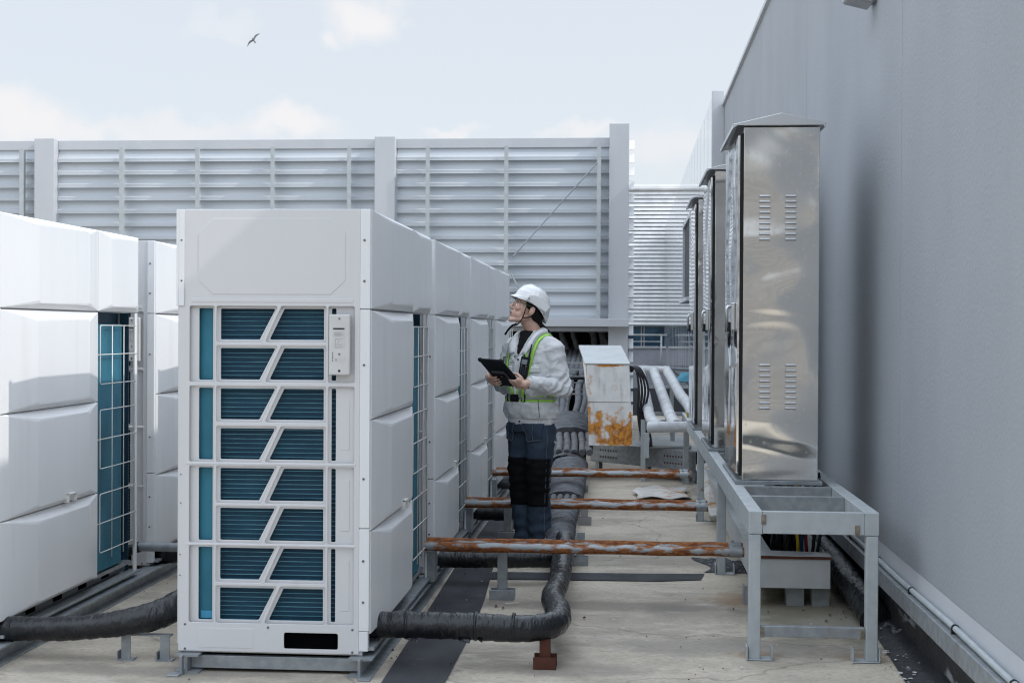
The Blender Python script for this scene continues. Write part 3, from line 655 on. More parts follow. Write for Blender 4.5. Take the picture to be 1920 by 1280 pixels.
# steel rails under the rows
def rail(name, x, y0, y1, label):
    o = MB().prism([(-.05, .0), (.05, .0), (.05, .008), (.004, .010), (.004, .068), (.05, .070), (.05, .078), (-.05, .078), (-.05, .070), (-.004, .068), (-.004, .010), (-.05, .008)], 'y', y0, y1)
    return tag(o.build(name, 'galvanised', loc=(x, 0, 0)), label, 'steel beam', 'steel beams under the unit rows')
rail('steel_beam', -1.075, 5.72, 12.7, 'right hand steel beam running under the middle row of units')
rail('steel_beam', -1.80, 5.72, 12.7, 'left hand steel beam running under the middle row of units')
rail('steel_beam', -2.655, 5.2, 9.8, 'steel beam running under the near side of the left row of units')
tag(MB().box(-1.795, -1.085, 5.77, 5.80, .014, .066).build('cross_beam', 'galvanised', bevel=.002), 'short steel cross beam below the frontmost unit', 'steel beam')
for x, s_, lab in ((-1.815, -1, 'left splayed steel foot under the corner of the frontmost unit'), (-1.075, 1, 'right splayed steel foot under the corner of the frontmost unit')):
    f = MB().box(x-.006, x+.006, 5.69, 5.718, .0, .079).box(min(x, x+.05*s_), max(x, x+.05*s_), 5.66, 5.716, 0, .008)
    tag(f.build('splayed_foot', 'galvanised', bevel=.002), lab, 'bracket')  # splayed steel feet of the frontmost unit

# ---------------------------------------------------------------- stainless cabinets on their rack
rk = thing('equipment_rack', 'long grey steel rack on legs carrying the three stainless cabinets', 'rack', (.53, 6.2, 0))
for x in (0, .495):
    MB().box(x, x+.06, 0, 7.45, .545, .645).build('top_rail', 'rack_steel', rk, bevel=.004)
for y in (.0, .58, 1.0, 2.2, 2.95, 4.1, 4.95, 6.1, 7.38):
    c = MB().box(.062, .493, y+.002, y+.008, .548, .643).box(.062, .493, y+.008, y+.05, .636, .642).box(.062, .493, y+.008, y+.05, .548, .554)
    c.build('cross_beam', 'rack_steel' if y == 0 else 'galvanised', rk, bevel=.0015)
for y in (.0, 2.17, 4.5, 7.1):
    for x in (0, .499):
        lg = MB().box(x+.002, x+.054, y+.002, y+.052, .004, .544).build('leg', 'rack_steel', rk, bevel=.005, seg=3)
        sx = 1 if x == 0 else -1
        xa = x-.006 if sx > 0 else x-.055; xb = x+.105 if sx > 0 else x+.062
        MB().box(xa, xb, y-.012, y-.004, 0, .004).box(xa, xb, y-.012, y+.06, 0, .006).box(xa, xa+.005, y-.012, y+.06, .006, .06).box(xb-.005, xb, y-.012, y+.06, .006, .06).build('foot_channel', 'rack_steel', lg, bevel=.0012)
MB().box(.056, .498, .012, .042, .100, .148).build('stretcher', 'galvanised', rk, bevel=.003)
for p in ((.058, .012, .11), (.488, .012, .11), (.062, .0, .6), (.46, -.001, .56)):
    MB().box(p[0]-.008, p[0]+.012, p[1]-.004, p[1]+.0, p[2]-.012, p[2]+.03).build('weld', 'bare_weld', rk, bevel=.002)

def make_cabinet():
    c = thing('steel_cabinet', '', 'cabinet', (0, 0, 0), 0, 'stainless cabinets on the rack')
    W, D, H = .395, .92, 1.785
    MB().box(.014, W, .0, D, 0, H).build('body', 'stainless', c, bevel=.003)
    MB().box(-.02, W+.02, -.02, D+.02, -.022, -.002).build('base_channel', 'galvanised', c, bevel=.002)
    MB().box(.02, W-.006, D+.0005, D+.006, .02, H-.03).build('reflector_sheet', 'reflector_steel', c, bevel=.001)  # unseen pale sheet added to brighten the reflection in the cabinet behind
    # gable roof, ridge running back
    e = .045
    rf = MB().prism([(-e, H+.010), (W/2, H+.066), (W+.022, H+.018), (W+.022, H-.006), (W+.016, H-.006), (W+.012, H+.004), (-.02, H+.004), (-e, H-.012)], 'y', -.035, D+.04)
    rf.build('roof', 'stainless_dull', c, bevel=.002)
    dr = MB().box(-.014, -.001, .012, D-.012, .03, H-.04).build('door', 'stainless_door', c, bevel=.002)
    MB().box(0, .0135, .006, D-.006, .02, H-.03).build('door_gap', 'ink_black', c)
    hm = MB().box(-.034, -.015, .14, .185, .76, .90).build('latch_plate', 'stainless_dull', dr, bevel=.003)
    MB().tube([(-.034, .163, .88), (-.05, .163, .88), (-.056, .163, .865), (-.054, .163, .77)], .008, 8).build('latch_lever', 'stainless_dull', hm, smooth=True)
    MB().cyl((-.045, .163, .80), (-.045, .163, .75), .010, 8).build('padlock', 'ink_black', hm)
    for x0, z0 in ((.092, 1.213), (.222, 1.213), (.097, .360), (.227, .360)):
        v = MB()
        for k in range(9):
            z = z0+k*.0272
            v.add([(x0, 0.001, z), (x0+.056, 0.001, z), (x0+.054, -.009, z+.003), (x0+.002, -.009, z+.003), (x0, 0.001, z+.013), (x0+.056, .001, z+.013), (x0+.053, -.006, z+.010), (x0+.003, -.006, z+.010)],
                  [(0,1,2,3), (3,2,6,7), (7,6,5,4), (0,3,7,4), (1,5,6,2)])
            v.cur = 1; v.box(x0-.002, x0+.058, -.001, .0005, z-.003, z); v.cur = 0
        v.build('louvre_vent', ['vent_metal', 'ink_grey'], c)
    return c
c0 = make_cabinet(); c0.location = (.572, 7.28, .668)
c0['label'] = 'nearest and largest looking stainless cabinet with louvred vents on the rack'
copy_tree(c0, (.550, 9.25, .668), 'middle one of the three stainless cabinets on the rack')
copy_tree(c0, (.540, 11.2, .668), 'farthest of the three stainless cabinets on the rack')

# ---------------------------------------------------------------- floodlight on the wall
fl = thing('wall_floodlight', 'grey metal floodlight fixed high on the rendered wall', 'lamp', (1.27, 7.5, 3.10))
MB().prism([(-.155, .035), (-.15, .16), (-.03, .16), (-.02, .0)], 'y', -.09, .09).build('housing', 'floodlight_metal', fl, bevel=.012, seg=3)
MB().box(-.03, -.001, -.05, .05, .02, .14).build('bracket', 'low_wall', fl, bevel=.004)

# ---------------------------------------------------------------- rusty pipes and their supports
def pipe_pair(y, x0, x1, lab, rfront=.027):
    for k, (dy, z, r_) in enumerate(((0, .283, .0255), (.085, .293, .0255))):
        p = MB().tube([(x0+(x1-x0)*i/24, y+dy, z + .0015*math.sin(i*.9+y)) for i in range(25)], r_, 20)
        o = tag(p.build('rusty_pipe', 'rust_pipe', smooth=True), ('nearer' if k == 0 else 'farther')+' pipe of the '+lab, 'pipe', 'rust streaked pipes across the walkway')
        q = o.modifiers.new('s', 'EDGE_SPLIT'); q.split_angle = R(50)
        MB().tube([(x1-.075, y+dy, z), (x1-.01, y+dy, z)], r_+.0035, 20).box(x1-.06, x1-.045, y+dy-.008, y+dy+.008, z+r_, z+r_+.012).build('clamp', 'galvanised', o, smooth=False)
pipe_pair(7.40, -1.05, .61, 'rusty pair crossing nearest to the camera')
pipe_pair(9.25, -1.05, .53, 'rusty pair crossing right behind the person')
pipe_pair(11.3, -1.06, .50, 'rusty pair crossing farthest from the camera')
def support(x, y, h, lab, m='galvanised', base='galvanised', w=.05, name='pipe_support', bw=.066):
    s = thing(name, lab, 'bracket', (x, y, 0), 0, 'short steel stands under the pipes')
    MB().box(-w/2, w/2, -.005, 0, .006, h).box(-w/2, -w/2+.005, 0, .045, .006, h).box(w/2-.005, w/2, 0, .045, .006, h).build('post', m, s, bevel=.0015)
    MB().box(-bw, bw, -.022, -.016, .0, .052).box(-bw, bw, -.016, .06, .0, .006).box(-bw, bw, .06, .066, .0, .052).build('foot', base, s, bevel=.0015)
    return s
support(-.648, 7.47, .262, 'upright steel stand under the nearest rusty pipes, in front of the black pipe')
support(-.80, 9.62, .262, 'steel stand under the rusty pipes behind the person')
support(-.335, 5.955, .125, 'small dark rusted stand under the bend of the thick black pipe', 'rusty_steel', 'rusty_steel', .045, bw=.048)
support(-.27, 8.6, .20, 'short steel stand right of the black pipe beyond the nearest rusty pipes', bw=.045)
support(-.46, 8.52, .17, 'low steel stand under the black pipe beyond the nearest rusty pipes', bw=.045)
support(-.30, 10.4, .16, 'dark stand right of the taped bundle between the rusty pipes', 'ink_grey', 'ink_grey', bw=.05)
support(-.39, 12.5, .16, 'small stand right of the taped bundle beyond the farthest rusty pipes', bw=.06)
for x, y, lab in ((-1.04, 7.55, 'steel block at the unit end of the nearest rusty pipes'), (-1.045, 9.4, 'steel block at the unit end of the rusty pipes behind the person'), (-1.05, 11.2, 'steel block at the unit end of the farthest rusty pipes')):
    tag(MB().box(x-.02, x+.035, y-.10, y+.02, .085, .25).build('steel_block', 'galvanised', bevel=.004), lab, 'bracket')
s = thing('pipe_stand', 'two legged steel stand under the black pipe at the lower left', 'bracket', (-2.045, 5.93, 0))
for x in (-.085, .085):
    MB().box(x-.02, x+.02, -.003, .003, .006, .105).box(x-.02, x-.015, .003, .03, .006, .105).build('leg', 'galvanised', s)
    MB().box(x-.035, x+.035, -.015, .035, 0, .006).box(x-.035, x-.030, -.015, .035, .006, .04).build('foot', 'galvanised', s)
MB().box(-.11, .11, -.005, .035, .105, .111).build('cross_bar', 'galvanised', s)

# ---------------------------------------------------------------- insulated pipes
def lagged(name, pts, r, m, label, n=20, step=.062, amp=.0038, group=None, sub=14, cat='pipe', rz=None, parent=None, seed=0, wob=.002):
    P_ = spline(pts, sub); acc = [0]
    for i in range(1, len(P_)): acc.append(acc[-1]+(P_[i]-P_[i-1]).length)
    rf = r if callable(r) else (lambda t: r)
    T = acc[-1]
    def rad(i):
        s_ = acc[i]; ph = (s_/step+.3*noise.noise(Vector((s_*3, seed, 0)))) % 1
        return rf(s_/T) + amp*(1-ph) + wob*noise.noise(Vector((s_*9, seed+5, 0)))
    # resample finely so each lap of tape shows its edge
    k = max(24, int(T/(step/5))); Q = []; j = 0
    for i in range(k+1):
        s_ = T*i/k
        while j < len(acc)-2 and acc[j+1] < s_: j += 1
        t = (s_-acc[j])/max(1e-6, acc[j+1]-acc[j]); Q.append(P_[j].lerp(P_[j+1], min(1, t)))
    acc2 = [T*i/k for i in range(k+1)]
    acc[:] = acc2
    zf = None
    if rz: zf = lambda i: rad(i)*rz
    mbb = MB().tube(Q, rad, n, rz=zf)
    # small crumples
    mbb.v = [tuple(Vector(v)+Vector((noise.noise(Vector(v)*22+Vector((seed, 0, 0))), noise.noise(Vector(v)*22+Vector((0, seed+9, 0))), noise.noise(Vector(v)*22+Vector((0, 0, seed+3)))))*(.009 if amp > .005 else .0028 if amp > .001 else .0012)) for v in mbb.v]
    o = mbb.build(name, m, parent, smooth=True)
    if label: tag(o, label, cat, group)
    e = o.modifiers.new('s', 'EDGE_SPLIT'); e.split_angle = R(38)
    return o
GP = 'black taped insulated pipes leaving the units'
o1 = lagged('insulated_pipe', [(-1.22, 5.93, .165), (-1.02, 5.93, .176), (-.8, 5.93, .178), (-.6, 5.93, .176), (-.45, 5.935, .170), (-.335, 5.99, .170), (-.29, 6.12, .170), (-.305, 6.40, .160), (-.345, 6.75, .150), (-.335, 7.15, .150), (-.345, 7.7, .150), (-.36, 8.3, .150), (-.38, 8.7, .14)],
       lambda t: .054 if t < .38 else .054+.004*math.sin(t*9), 'tape_black', 'thick black taped pipe bending out of the frontmost unit', group=GP, seed=1)
for x in (-.92, -.63, -.47):
    MB().tube([(x, 5.93, .1775), (x+.012, 5.93, .1775)], .0605, 20).build('tape_ring', 'tape_black', o1, smooth=True)
# loose tape ends hanging from it
for x, w_, dz in ((-.93, .07, .062), (-.70, .06, .064), (-.62, .03, .06)):
    MB().add([(x, 5.90, .135), (x+w_, 5.90, .135), (x+w_*.9, 5.885, .178-dz), (x+.01, 5.885, .178-dz+.012), (x, 5.904, .135), (x+w_, 5.904, .135), (x+w_*.9, 5.889, .178-dz), (x+.01, 5.889, .178-dz+.012)],
             [(0,1,2,3),(7,6,5,4),(0,3,7,4),(1,5,6,2),(2,6,7,3)]).build('loose_tape', 'tape_black', o1)
lagged('insulated_pipe', [(-1.15, 7.86, .145), (-.95, 7.88, .145), (-.7, 7.90, .145), (-.5, 7.93, .145), (-.40, 7.98, .145)], .050, 'tape_black', 'black taped pipe under the nearest rusty pipes', group=GP, seed=2)
lagged('insulated_pipe', [(-1.15, 9.84, .150), (-.95, 9.85, .150), (-.75, 9.86, .150), (-.52, 9.9, .150)], .052, 'tape_black', 'black taped pipe behind the legs, below the middle rusty pipes', group=GP, seed=3)
lagged('insulated_pipe', [(-1.1, 11.75, .16), (-.95, 11.8, .16), (-.75, 11.9, .17), (-.58, 12.1, .16)], .06, 'tape_grey', 'grey taped pipe behind the farthest rusty pipes', group=GP, seed=4)
lagged('insulated_pipe', [(-3.1, 5.90, .135), (-2.7, 5.90, .130), (-2.4, 5.90, .135), (-2.2, 5.90, .155), (-2.02, 5.95, .185), (-1.9, 6.06, .235), (-1.84, 6.2, .25), (-1.80, 6.5, .22)], lambda t: .050+.014*max(0, 1-abs(t-.72)*4), 'tape_black', 'black taped pipe in the gap at the lower left edge', group=GP, seed=5)
lagged('insulated_pipe', [(-2.78, 8.0, .12), (-2.6, 7.95, .13), (-2.4, 7.95, .14), (-2.0, 7.95, .14)], .05, 'tape_black', 'black taped pipe low in the gap behind the left row', group=GP, seed=6)
o = lagged('steel_sleeve_pipe', [(-2.80, 7.72, .165), (-2.74, 7.72, .19), (-2.69, 7.72, .205), (-2.4, 7.72, .205), (-2.0, 7.72, .205)], .026, 'galvanised', 'pale steel pipe crossing the gap left of the frontmost unit', amp=0, wob=0, seed=7)
MB().tube([(-2.84, 7.72, .15), (-2.78, 7.72, .172), (-2.72, 7.72, .198), (-2.695, 7.72, .204)], .030, 14).build('sleeve', 'tape_black', o, smooth=True)
lagged('insulated_pipe', [(1.20, 6.95, .03), (1.185, 7.15, .085), (1.18, 7.5, .10), (1.20, 8.4, .11), (1.20, 10, .11), (1.20, 13, .11)], .072, 'tape_black', 'fat black taped pipe along the foot of the rendered wall under the rack', group=GP, seed=8)

# the main bundle running back and climbing into the shelter
bd = thing('pipe_bundle', 'wide grey taped pipe bundle running back beside the person into the dark shelter', 'pipe bundle', (-.45, 9, 0))
def bl(pts): return [(x+.45, y-9, z) for x, y, z in pts]
lagged('wrap', bl([(-.37, 8.3, .135), (-.41, 8.9, .135), (-.44, 9.6, .135), (-.455, 10.15, .13)]), lambda t: .075+.045*t, 'tape_grey', None, rz=.60, parent=bd, seed=11, step=.045, amp=.006, n=28)
lagged('wrap', bl([(-.46, 10.75, .13), (-.48, 11.5, .14), (-.50, 12.3, .15), (-.52, 13.2, .17)]), lambda t: .135+.03*t, 'tape_grey', None, rz=.55, parent=bd, seed=12, step=.06, amp=.006, n=28)
for i in range(4):
    x = -.535+i*.05
    lagged('pipe', bl([(x+.01, 10.0, .15), (x, 10.3, .17), (x-.005, 10.6, .17), (x-.01, 10.9, .15)]), .024, 'foam_pipe', None, parent=bd, seed=20+i, amp=.0, n=12)
lagged('wrap', bl([(-.55, 13.15, .16), (-.56, 13.5, .18), (-.57, 13.9, .24)]), .17, 'tape_black', None, rz=.6, parent=bd, seed=13, amp=.012, wob=.02, n=28)
for i in range(5):
    x = -.66+i*.072
    lagged('pipe', bl([(x+.03, 13.4, .27), (x+.02, 13.8, .33), (x, 14.1, .37), (x-.01, 14.4, .38)]), .032, 'foam_pipe', None, parent=bd, seed=30+i, amp=.0, n=12)
lagged('wrap', bl([(-.56, 14.25, .37), (-.57, 14.5, .44), (-.58, 14.8, .50)]), .20, 'tape_grey', None, rz=.42, parent=bd, seed=14, amp=.012, wob=.02, n=28, step=.09)
random.seed(5)
for i in range(8):
    x = -.80+i*.062; j = random.uniform(-.03, .03); tilt = .05*(i-3)/4
    lagged('pipe', bl([(x, 14.6, .46+abs(j)*.4), (x+tilt+j, 15.2, .64+j*.4), (x+tilt*1.5, 15.8, .79), (x+tilt+j, 16.5, .86), (x, 17.6, .95), (x, 19.5, 1.2)]), .036+random.uniform(-.004, .003), 'foam_pipe', None, parent=bd, seed=40+i, amp=.0, n=12)
lagged('wrap', bl([(-.85, 15.95, .86), (-.6, 15.9, .89), (-.35, 15.95, .88)]), .018, 'tape_black', None, parent=bd, seed=15)
# upright pipes in the dark
for i in range(6):
    x = -.95+i*.14; k = random.uniform(-.05, .05)
    lagged('riser_pipe', [(x+.10+k, 18.9, .85), (x+.06+k, 19.0, 1.1), (x+k*2, 19.15, 1.35), (x-.03+k, 19.3, 1.46)], .035+.006*(i % 2), 'foam_pipe', 'dim grey pipe number rising in the dark shelter', seed=60+i, amp=0, n=12, group='grey riser pipes inside the dark shelter')
for o in [q for q in COL.objects if q.name.startswith('riser_pipe')]: o['label'] = 'dim grey riser pipe curving up inside the dark shelter behind the bundle'
# shelves of cable tray between bundle and duct
tr = thing('cable_ladder', 'stack of grey cable ladder rungs behind the rusty white duct', 'cable tray', (-.55, 16.6, 0))
for i, z in enumerate((.72, .80, .875, .955, 1.03)):
    MB().box(-.28, .20, i*.02, i*.02+.05, z, z+.018).build('rung', 'galvanised', tr)
for x in (-.27, .17): MB().box(x, x+.02, .10, .14, .0, 1.05).build('upright', 'galvanised', tr)
tag(MB().box(-.82, -.33, 16.3, 16.36, .685, .70).build('timber_batten', 'beige_facade', bevel=.002), 'thin tan batten lying across below the cable ladder', 'batten')

# ---------------------------------------------------------------- rusty white duct on its steel channel
dk = thing('white_duct', 'white painted metal duct with orange rust, bending back into the shelter', 'duct', (-.16, 13.6, .33))
MB().add([(-.192, -.1, .0), (.218, -.1, .0), (.205, -.1, .41), (-.205, -.1, .41), (-.192, .3, 0), (.218, .3, 0), (.205, .3, .41), (-.205, .3, .41)],
         [(0,1,2,3),(4,7,6,5),(0,4,5,1),(1,5,6,2),(3,2,6,7),(0,3,7,4)]).build('lower_casing', 'rust_white', dk, bevel=.004, loc=(0, 0, 0))
MB().add([(-.205, -.104, .413), (.205, -.104, .413), (.186, -.104, .768), (-.218, -.104, .768), (-.205, .3, .413), (.205, .3, .413), (.186, .3, .80), (-.218, .3, .80)],
         [(0,1,2,3),(4,7,6,5),(0,4,5,1),(1,5,6,2),(3,2,6,7),(0,3,7,4)]).build('upper_casing', 'rust_white', dk, bevel=.004)
MB().add([(-.235, -.11, .772), (.195, -.11, .772), (.10, 1.9, .905), (-.36, 1.9, .905), (-.235, -.11, .780), (.195, -.11, .780), (.10, 1.9, .93), (-.36, 1.9, .93),],
         [(0,3,2,1),(4,5,6,7),(0,1,5,4),(1,2,6,5),(2,3,7,6),(3,0,4,7)]).build('lid', 'duct_grey', dk)
MB().add([(-.225, .30, .45), (-.225, 1.6, .80), (-.33, 1.85, .9), (-.225, -.09, .77), (-.215, .30, .45), (-.215, 1.6, .80), (-.32, 1.85, .9), (-.215, -.09, .77)], [(0,1,2,3),(7,6,5,4),(0,4,5,1),(3,0,4,7)]).build('side_sheet', 'rust_white', dk)
ch = thing('steel_channel', 'grey perforated steel channel carrying the rusty white duct', 'steel beam', (-.355, 14.25, 0), math.atan2(13.39-14.25, .58+.355))
MB().box(0, 1.36, 0, .006, .115, .300).box(0, 1.36, .006, .55, .294, .300).box(0, 1.36, .006, .05, .115, .121).build('web', 'galvanised', ch, bevel=.002)
h = MB()
for x0 in (.14, .98):
    for i in range(7):
        for z in (.17, .235):
            h.tube([(x0+i*.035, -.0004, z), (x0+i*.035, -.0012, z)], .010, 8)
h.build('holes', 'rusty_steel', ch)
for x in (.05, .7, 1.3): MB().box(x, x+.05, .02, .07, 0, .115).build('leg', 'galvanised', ch)
MB().box(.0, 1.3, .5, .54, .121, .29).build('web', 'dark_roofing', ch)

# white lagged pipes coming forward over a steel frame
wp = thing('lagged_pipe_run', 'three white lagged pipes sloping forward and joining a cross pipe', 'pipe run', (.3, 12.6, 0))
def wl(pts): return [(x-.3, y-12.6, z) for x, y, z in pts]
lagged('pipe', wl([(.17, 17.2, .93), (.175, 16, .87), (.20, 14.5, .74), (.215, 13.4, .64), (.245, 12.85, .60), (.30, 12.66, .575)]), .048, 'white_lagging', None, parent=wp, seed=71, amp=.003, step=.12, wob=.006)
lagged('pipe', wl([(.33, 17.2, .93), (.345, 16, .86), (.375, 14.5, .74), (.40, 13.4, .65), (.425, 12.9, .60), (.45, 12.7, .585)]), .052, 'white_lagging', None, parent=wp, seed=72, amp=.003, step=.12, wob=.006)
lagged('pipe', wl([(.49, 17.2, .93), (.51, 16, .87), (.55, 14.8, .77), (.60, 13.6, .70), (.63, 12.9, .62)]), .052, 'white_lagging', None, parent=wp, seed=73, amp=.003, step=.12, wob=.006)
lagged('pipe', wl([(.20, 12.64, .565), (.30, 12.6, .572), (.45, 12.6, .575), (.64, 12.62, .58)]), .047, 'white_lagging', None, parent=wp, seed=74, amp=.003, step=.12, wob=.005)
lagged('pipe', wl([(.10, 17.3, .95), (.3, 17.25, .95), (.52, 17.25, .95)]), .045, 'white_lagging', None, parent=wp, seed=75, amp=.003, step=.12)
for x, y, z in ((-.12, 0, .52), (-.14, .9, .58), (.16, 1.6, .6), (-.14, 3.2, .8), (.2, 3.2, .8)):
    MB().box(x-.022, x+.022, y-.02, y+.02, 0 if y else .30, z).build('post', 'rack_steel', wp)
for y, z in ((.9, .585), (1.6, .62), (3.2, .82)): MB().box(-.16, .38, y, y+.04, z-.035, z-.005).build('cross_bar', 'rack_steel', wp)
MB().tube([(.255, .25, .60), (.245, .22, .69), (.275, .2, .70), (.27, .24, .62)], .010, 6).build('yellow_tie', 'cable_yellow', wp)
tag(MB().box(.20, .62, 13.6, 14.9, .305, .33).build('metal_tray', 'duct_grey', bevel=.004), 'grey tray plate lying under the white lagged pipes', 'tray')
for i in range(4):
    x = .055+i*.018
    lagged('black_cable', [(x-.06, 14.0, 1.02), (x-.02, 13.9, 1.07), (x+.04, 13.8, 1.03), (x+.065+i*.012, 13.75, .85), (x+.06, 13.7, .6), (x+.09+i*.01, 13.6, .42), (x+.13, 13.5, .33)], .011, 'cable_black',
           'black hose looping down beside the rusty white duct', n=8, amp=0, wob=0, seed=80+i, group='black hoses beside the rusty duct', cat='cable')
tag(MB().add([(.60, 17.6, .80), (.78, 17.5, .80), (.80, 17.5, .92), (.68, 17.6, .91), (.60, 17.9, .78), (.78, 17.9, .78), (.80, 17.9, .90), (.68, 17.9, .90)], [(0,1,2,3),(7,6,5,4),(3,2,6,7),(0,3,7,4),(1,5,6,2)]).build('blue_tarp', 'tarp_blue'), 'scrap of light blue tarpaulin behind the lagged pipes', 'tarp')

# ---------------------------------------------------------------- cable trough under the rack
tg = thing('cable_trough', 'grey cable trough lying under the rack with coloured cables inside', 'cable tray', (.664, 7.4, 0))
MB().box(0, .386, 0, .006, .10, .262).build('end_wall', 'duct_grey', tg, bevel=.003)
MB().box(0, .006, .0065, 4.9, .10, .262).build('side_wall', 'duct_grey', tg, bevel=.002)
MB().box(.380, .386, .0065, 4.9, .10, .262).build('side_wall', 'duct_grey', tg, bevel=.002)
MB().box(.006, .380, .0065, 4.9, .10, .106).build('bottom', 'duct_grey', tg)
MB().box(-.006, .10, .10, 4.9, .263, .267).box(.10, .392, 1.0, 4.9, .263, .267).build('lid', 'duct_grey', tg, bevel=.001)
MB().add([(-.004, -.004, .268), (.39, -.006, .263), (.392, .11, .266), (-.006, .10, .276), (-.004, -.004, .272), (.39, -.006, .268), (.392, .11, .271), (-.006, .10, .281)], [(0,3,2,1),(4,5,6,7),(0,1,5,4),(1,2,6,5),(2,3,7,6),(3,0,4,7)]).build('lid', 'duct_grey', tg)
MB().box(-.004, .39, -.008, -.001, .252, .266).build('lid_lip', 'rusty_steel', tg)
for x in (-.05, .17, .30):
    MB().box(x, x+.09, .06, .065, 0, .098).box(x, x+.005, .065, .14, 0, .098).build('foot', 'galvanised', tg)
random.seed(11)
for i, (m_, nm) in enumerate([('cable_black', 'black')]*6+[('cable_yellow', 'yellow')]*2+[('cable_red', 'red'), ('cable_blue', 'blue')]+[('cable_black', 'black')]*4):
    x = (.80, .83, .865, .95, 1.00, 1.02, .875, .925, .985, .965, .815, .845, .89, .91)[i]
    y = 7.66+.25*random.random()
    lagged('power_cable', [(x, y+1.2, .13), (x+.01, y+.5, .14), (x, y+.12, .18), (x-.012+random.uniform(-.02, .02), y, .30), (x+random.uniform(-.03, .03), y, .48), (x, y, .67)],
           .009, m_, nm+' cable rising from the trough into the nearest cabinet', n=8, amp=0, wob=0, seed=90+i, cat='cable', group=nm+' cables rising out of the trough')
# ground oddments
o = MB(); nx = 10; pts = []
for i in range(nx+1):
    for j in range(5):
        x = .08+.45*i/nx + .03*math.sin(j*2.1); y = 11.95+.75*j/4; z = .012+.022*math.sin(i*.5+j*.7)**2+.012*j/4
        pts.append((x, y, z))
o.add(pts, [(i*5+j, (i+1)*5+j, (i+1)*5+j+1, i*5+j+1) for i in range(nx) for j in range(4)])
o = o.build('fallen_sheet', 'rust_sheet', smooth=True); sdm = o.modifiers.new('t', 'SOLIDIFY'); sdm.thickness = .004
tag(o, 'warped white and orange rusted sheet lying flat on the concrete', 'metal sheet')
o = MB().add([(.60, 10.2, .11), (.72, 10.2, .11), (.70, 12.3, .30), (.60, 12.3, .25), (.60, 10.2, .105), (.72, 10.2, .105), (.70, 12.3, .29), (.60, 12.3, .24)], [(0,1,2,3),(7,6,5,4),(0,4,5,1),(1,5,6,2),(3,7,4,0)])
tag(o.build('leaning_sheet', 'rust_sheet'), 'narrow rusted white sheet leaning inside the rack legs', 'metal sheet')
gm = MB(); pts = []
for i in range(15):
    for j in range(11):
        u_, v_ = i/14, j/10
        x = .46+.34*u_+.05*math.sin(v_*5); y = 8.42+.55*v_*(1-.35*u_)
        z = .004+.045*math.sin(math.pi*min(1, max(0, u_)))*math.sin(math.pi*v_)**.6*(.6+.8*noise.noise(Vector((x*14, y*14, 2))))
        pts.append((x, y, max(.004, z)))
gm.add(pts, [(i*11+j, (i+1)*11+j, (i+1)*11+j+1, i*11+j+1) for i in range(14) for j in range(10)])
mat('gravel_pad', (.035, .036, .04), .8, 0, col2=(.16, .16, .17), cscale=60, cfac=(.55, .62), bump=1, bscale=50, bdist=.02)
tag(gm.build('bitumen_mat', 'gravel_pad', smooth=True), 'crumpled black gritty mat around the second rack leg', 'mat')
db = MB(); random.seed(3)
spots = [(g_[0], g_[1]) for g_ in [(.55, 7.3), (.72, 7.25), (.98, 7.05), (1.02, 7.2), (1.06, 7.1), (1.09, 7.15), (.9, 7.3), (-.66, 7.25), (-.62, 7.2), (-.93, 8.2), (-1.0, 6.6), (-.98, 6.5), (.1, 6.6), (-.2, 7.0), (.25, 6.4), (-1.75, 5.6), (-1.0, 6.05), (-1.02, 6.2)]]
for k in range(70): spots.append((random.uniform(-1.0, 1.1), random.uniform(5.6, 12)))
for k in range(60): spots.append((random.choice([-.93, -.99, 1.1, 1.13, -2.55, -.75])+random.gauss(0, .025), random.uniform(5.6, 9.5)))
for k, (x, y) in enumerate(spots):
    r_ = random.uniform(.004, .013) if k < 18 else random.uniform(.0015, .006); a = random.uniform(0, 3)
    v = [(x+r_*math.cos(a+q*1.3)*random.uniform(.6, 1.3), y+r_*math.sin(a+q*1.3)*random.uniform(.6, 1.6), .0065) for q in range(5)]
    db.add(v+[(x, y, .008+r_*.7)], [(0,1,5),(1,2,5),(2,3,5),(3,4,5),(4,0,5)])
stuff(db.build('roof_debris', 'rusty_steel'))
pf = MB(); random.seed(9)
for k in range(120):
    if k < 70: x, y = 1.17+random.gauss(0, .035), random.uniform(5.6, 8.4)
    else: x, y = random.uniform(-1.0, 1.1), random.uniform(5.7, 11)
    r_ = random.uniform(.003, .013) if k < 70 else random.uniform(.002, .008); a = random.uniform(0, 6); z = .0085 if x < 1.13 else .012+max(0, x-1.15)*.40
    pf.add([(x+r_*math.cos(a+q*1.26)*random.uniform(.6, 1.5), y+r_*math.sin(a+q*1.26)*random.uniform(.6, 2.0), z+.001*(q % 2)) for q in range(5)], [(0,1,2,3,4)])
stuff(pf.build('paint_flakes', 'label_white'))
wt = tag(MB().bar((-.62, 7.30, .012), (-.55, 7.34, .008), .006, .004).build('plastic_strip', 'wire_white'), 'thin white strip lying beside the stand of the nearest rusty pipes', 'litter')

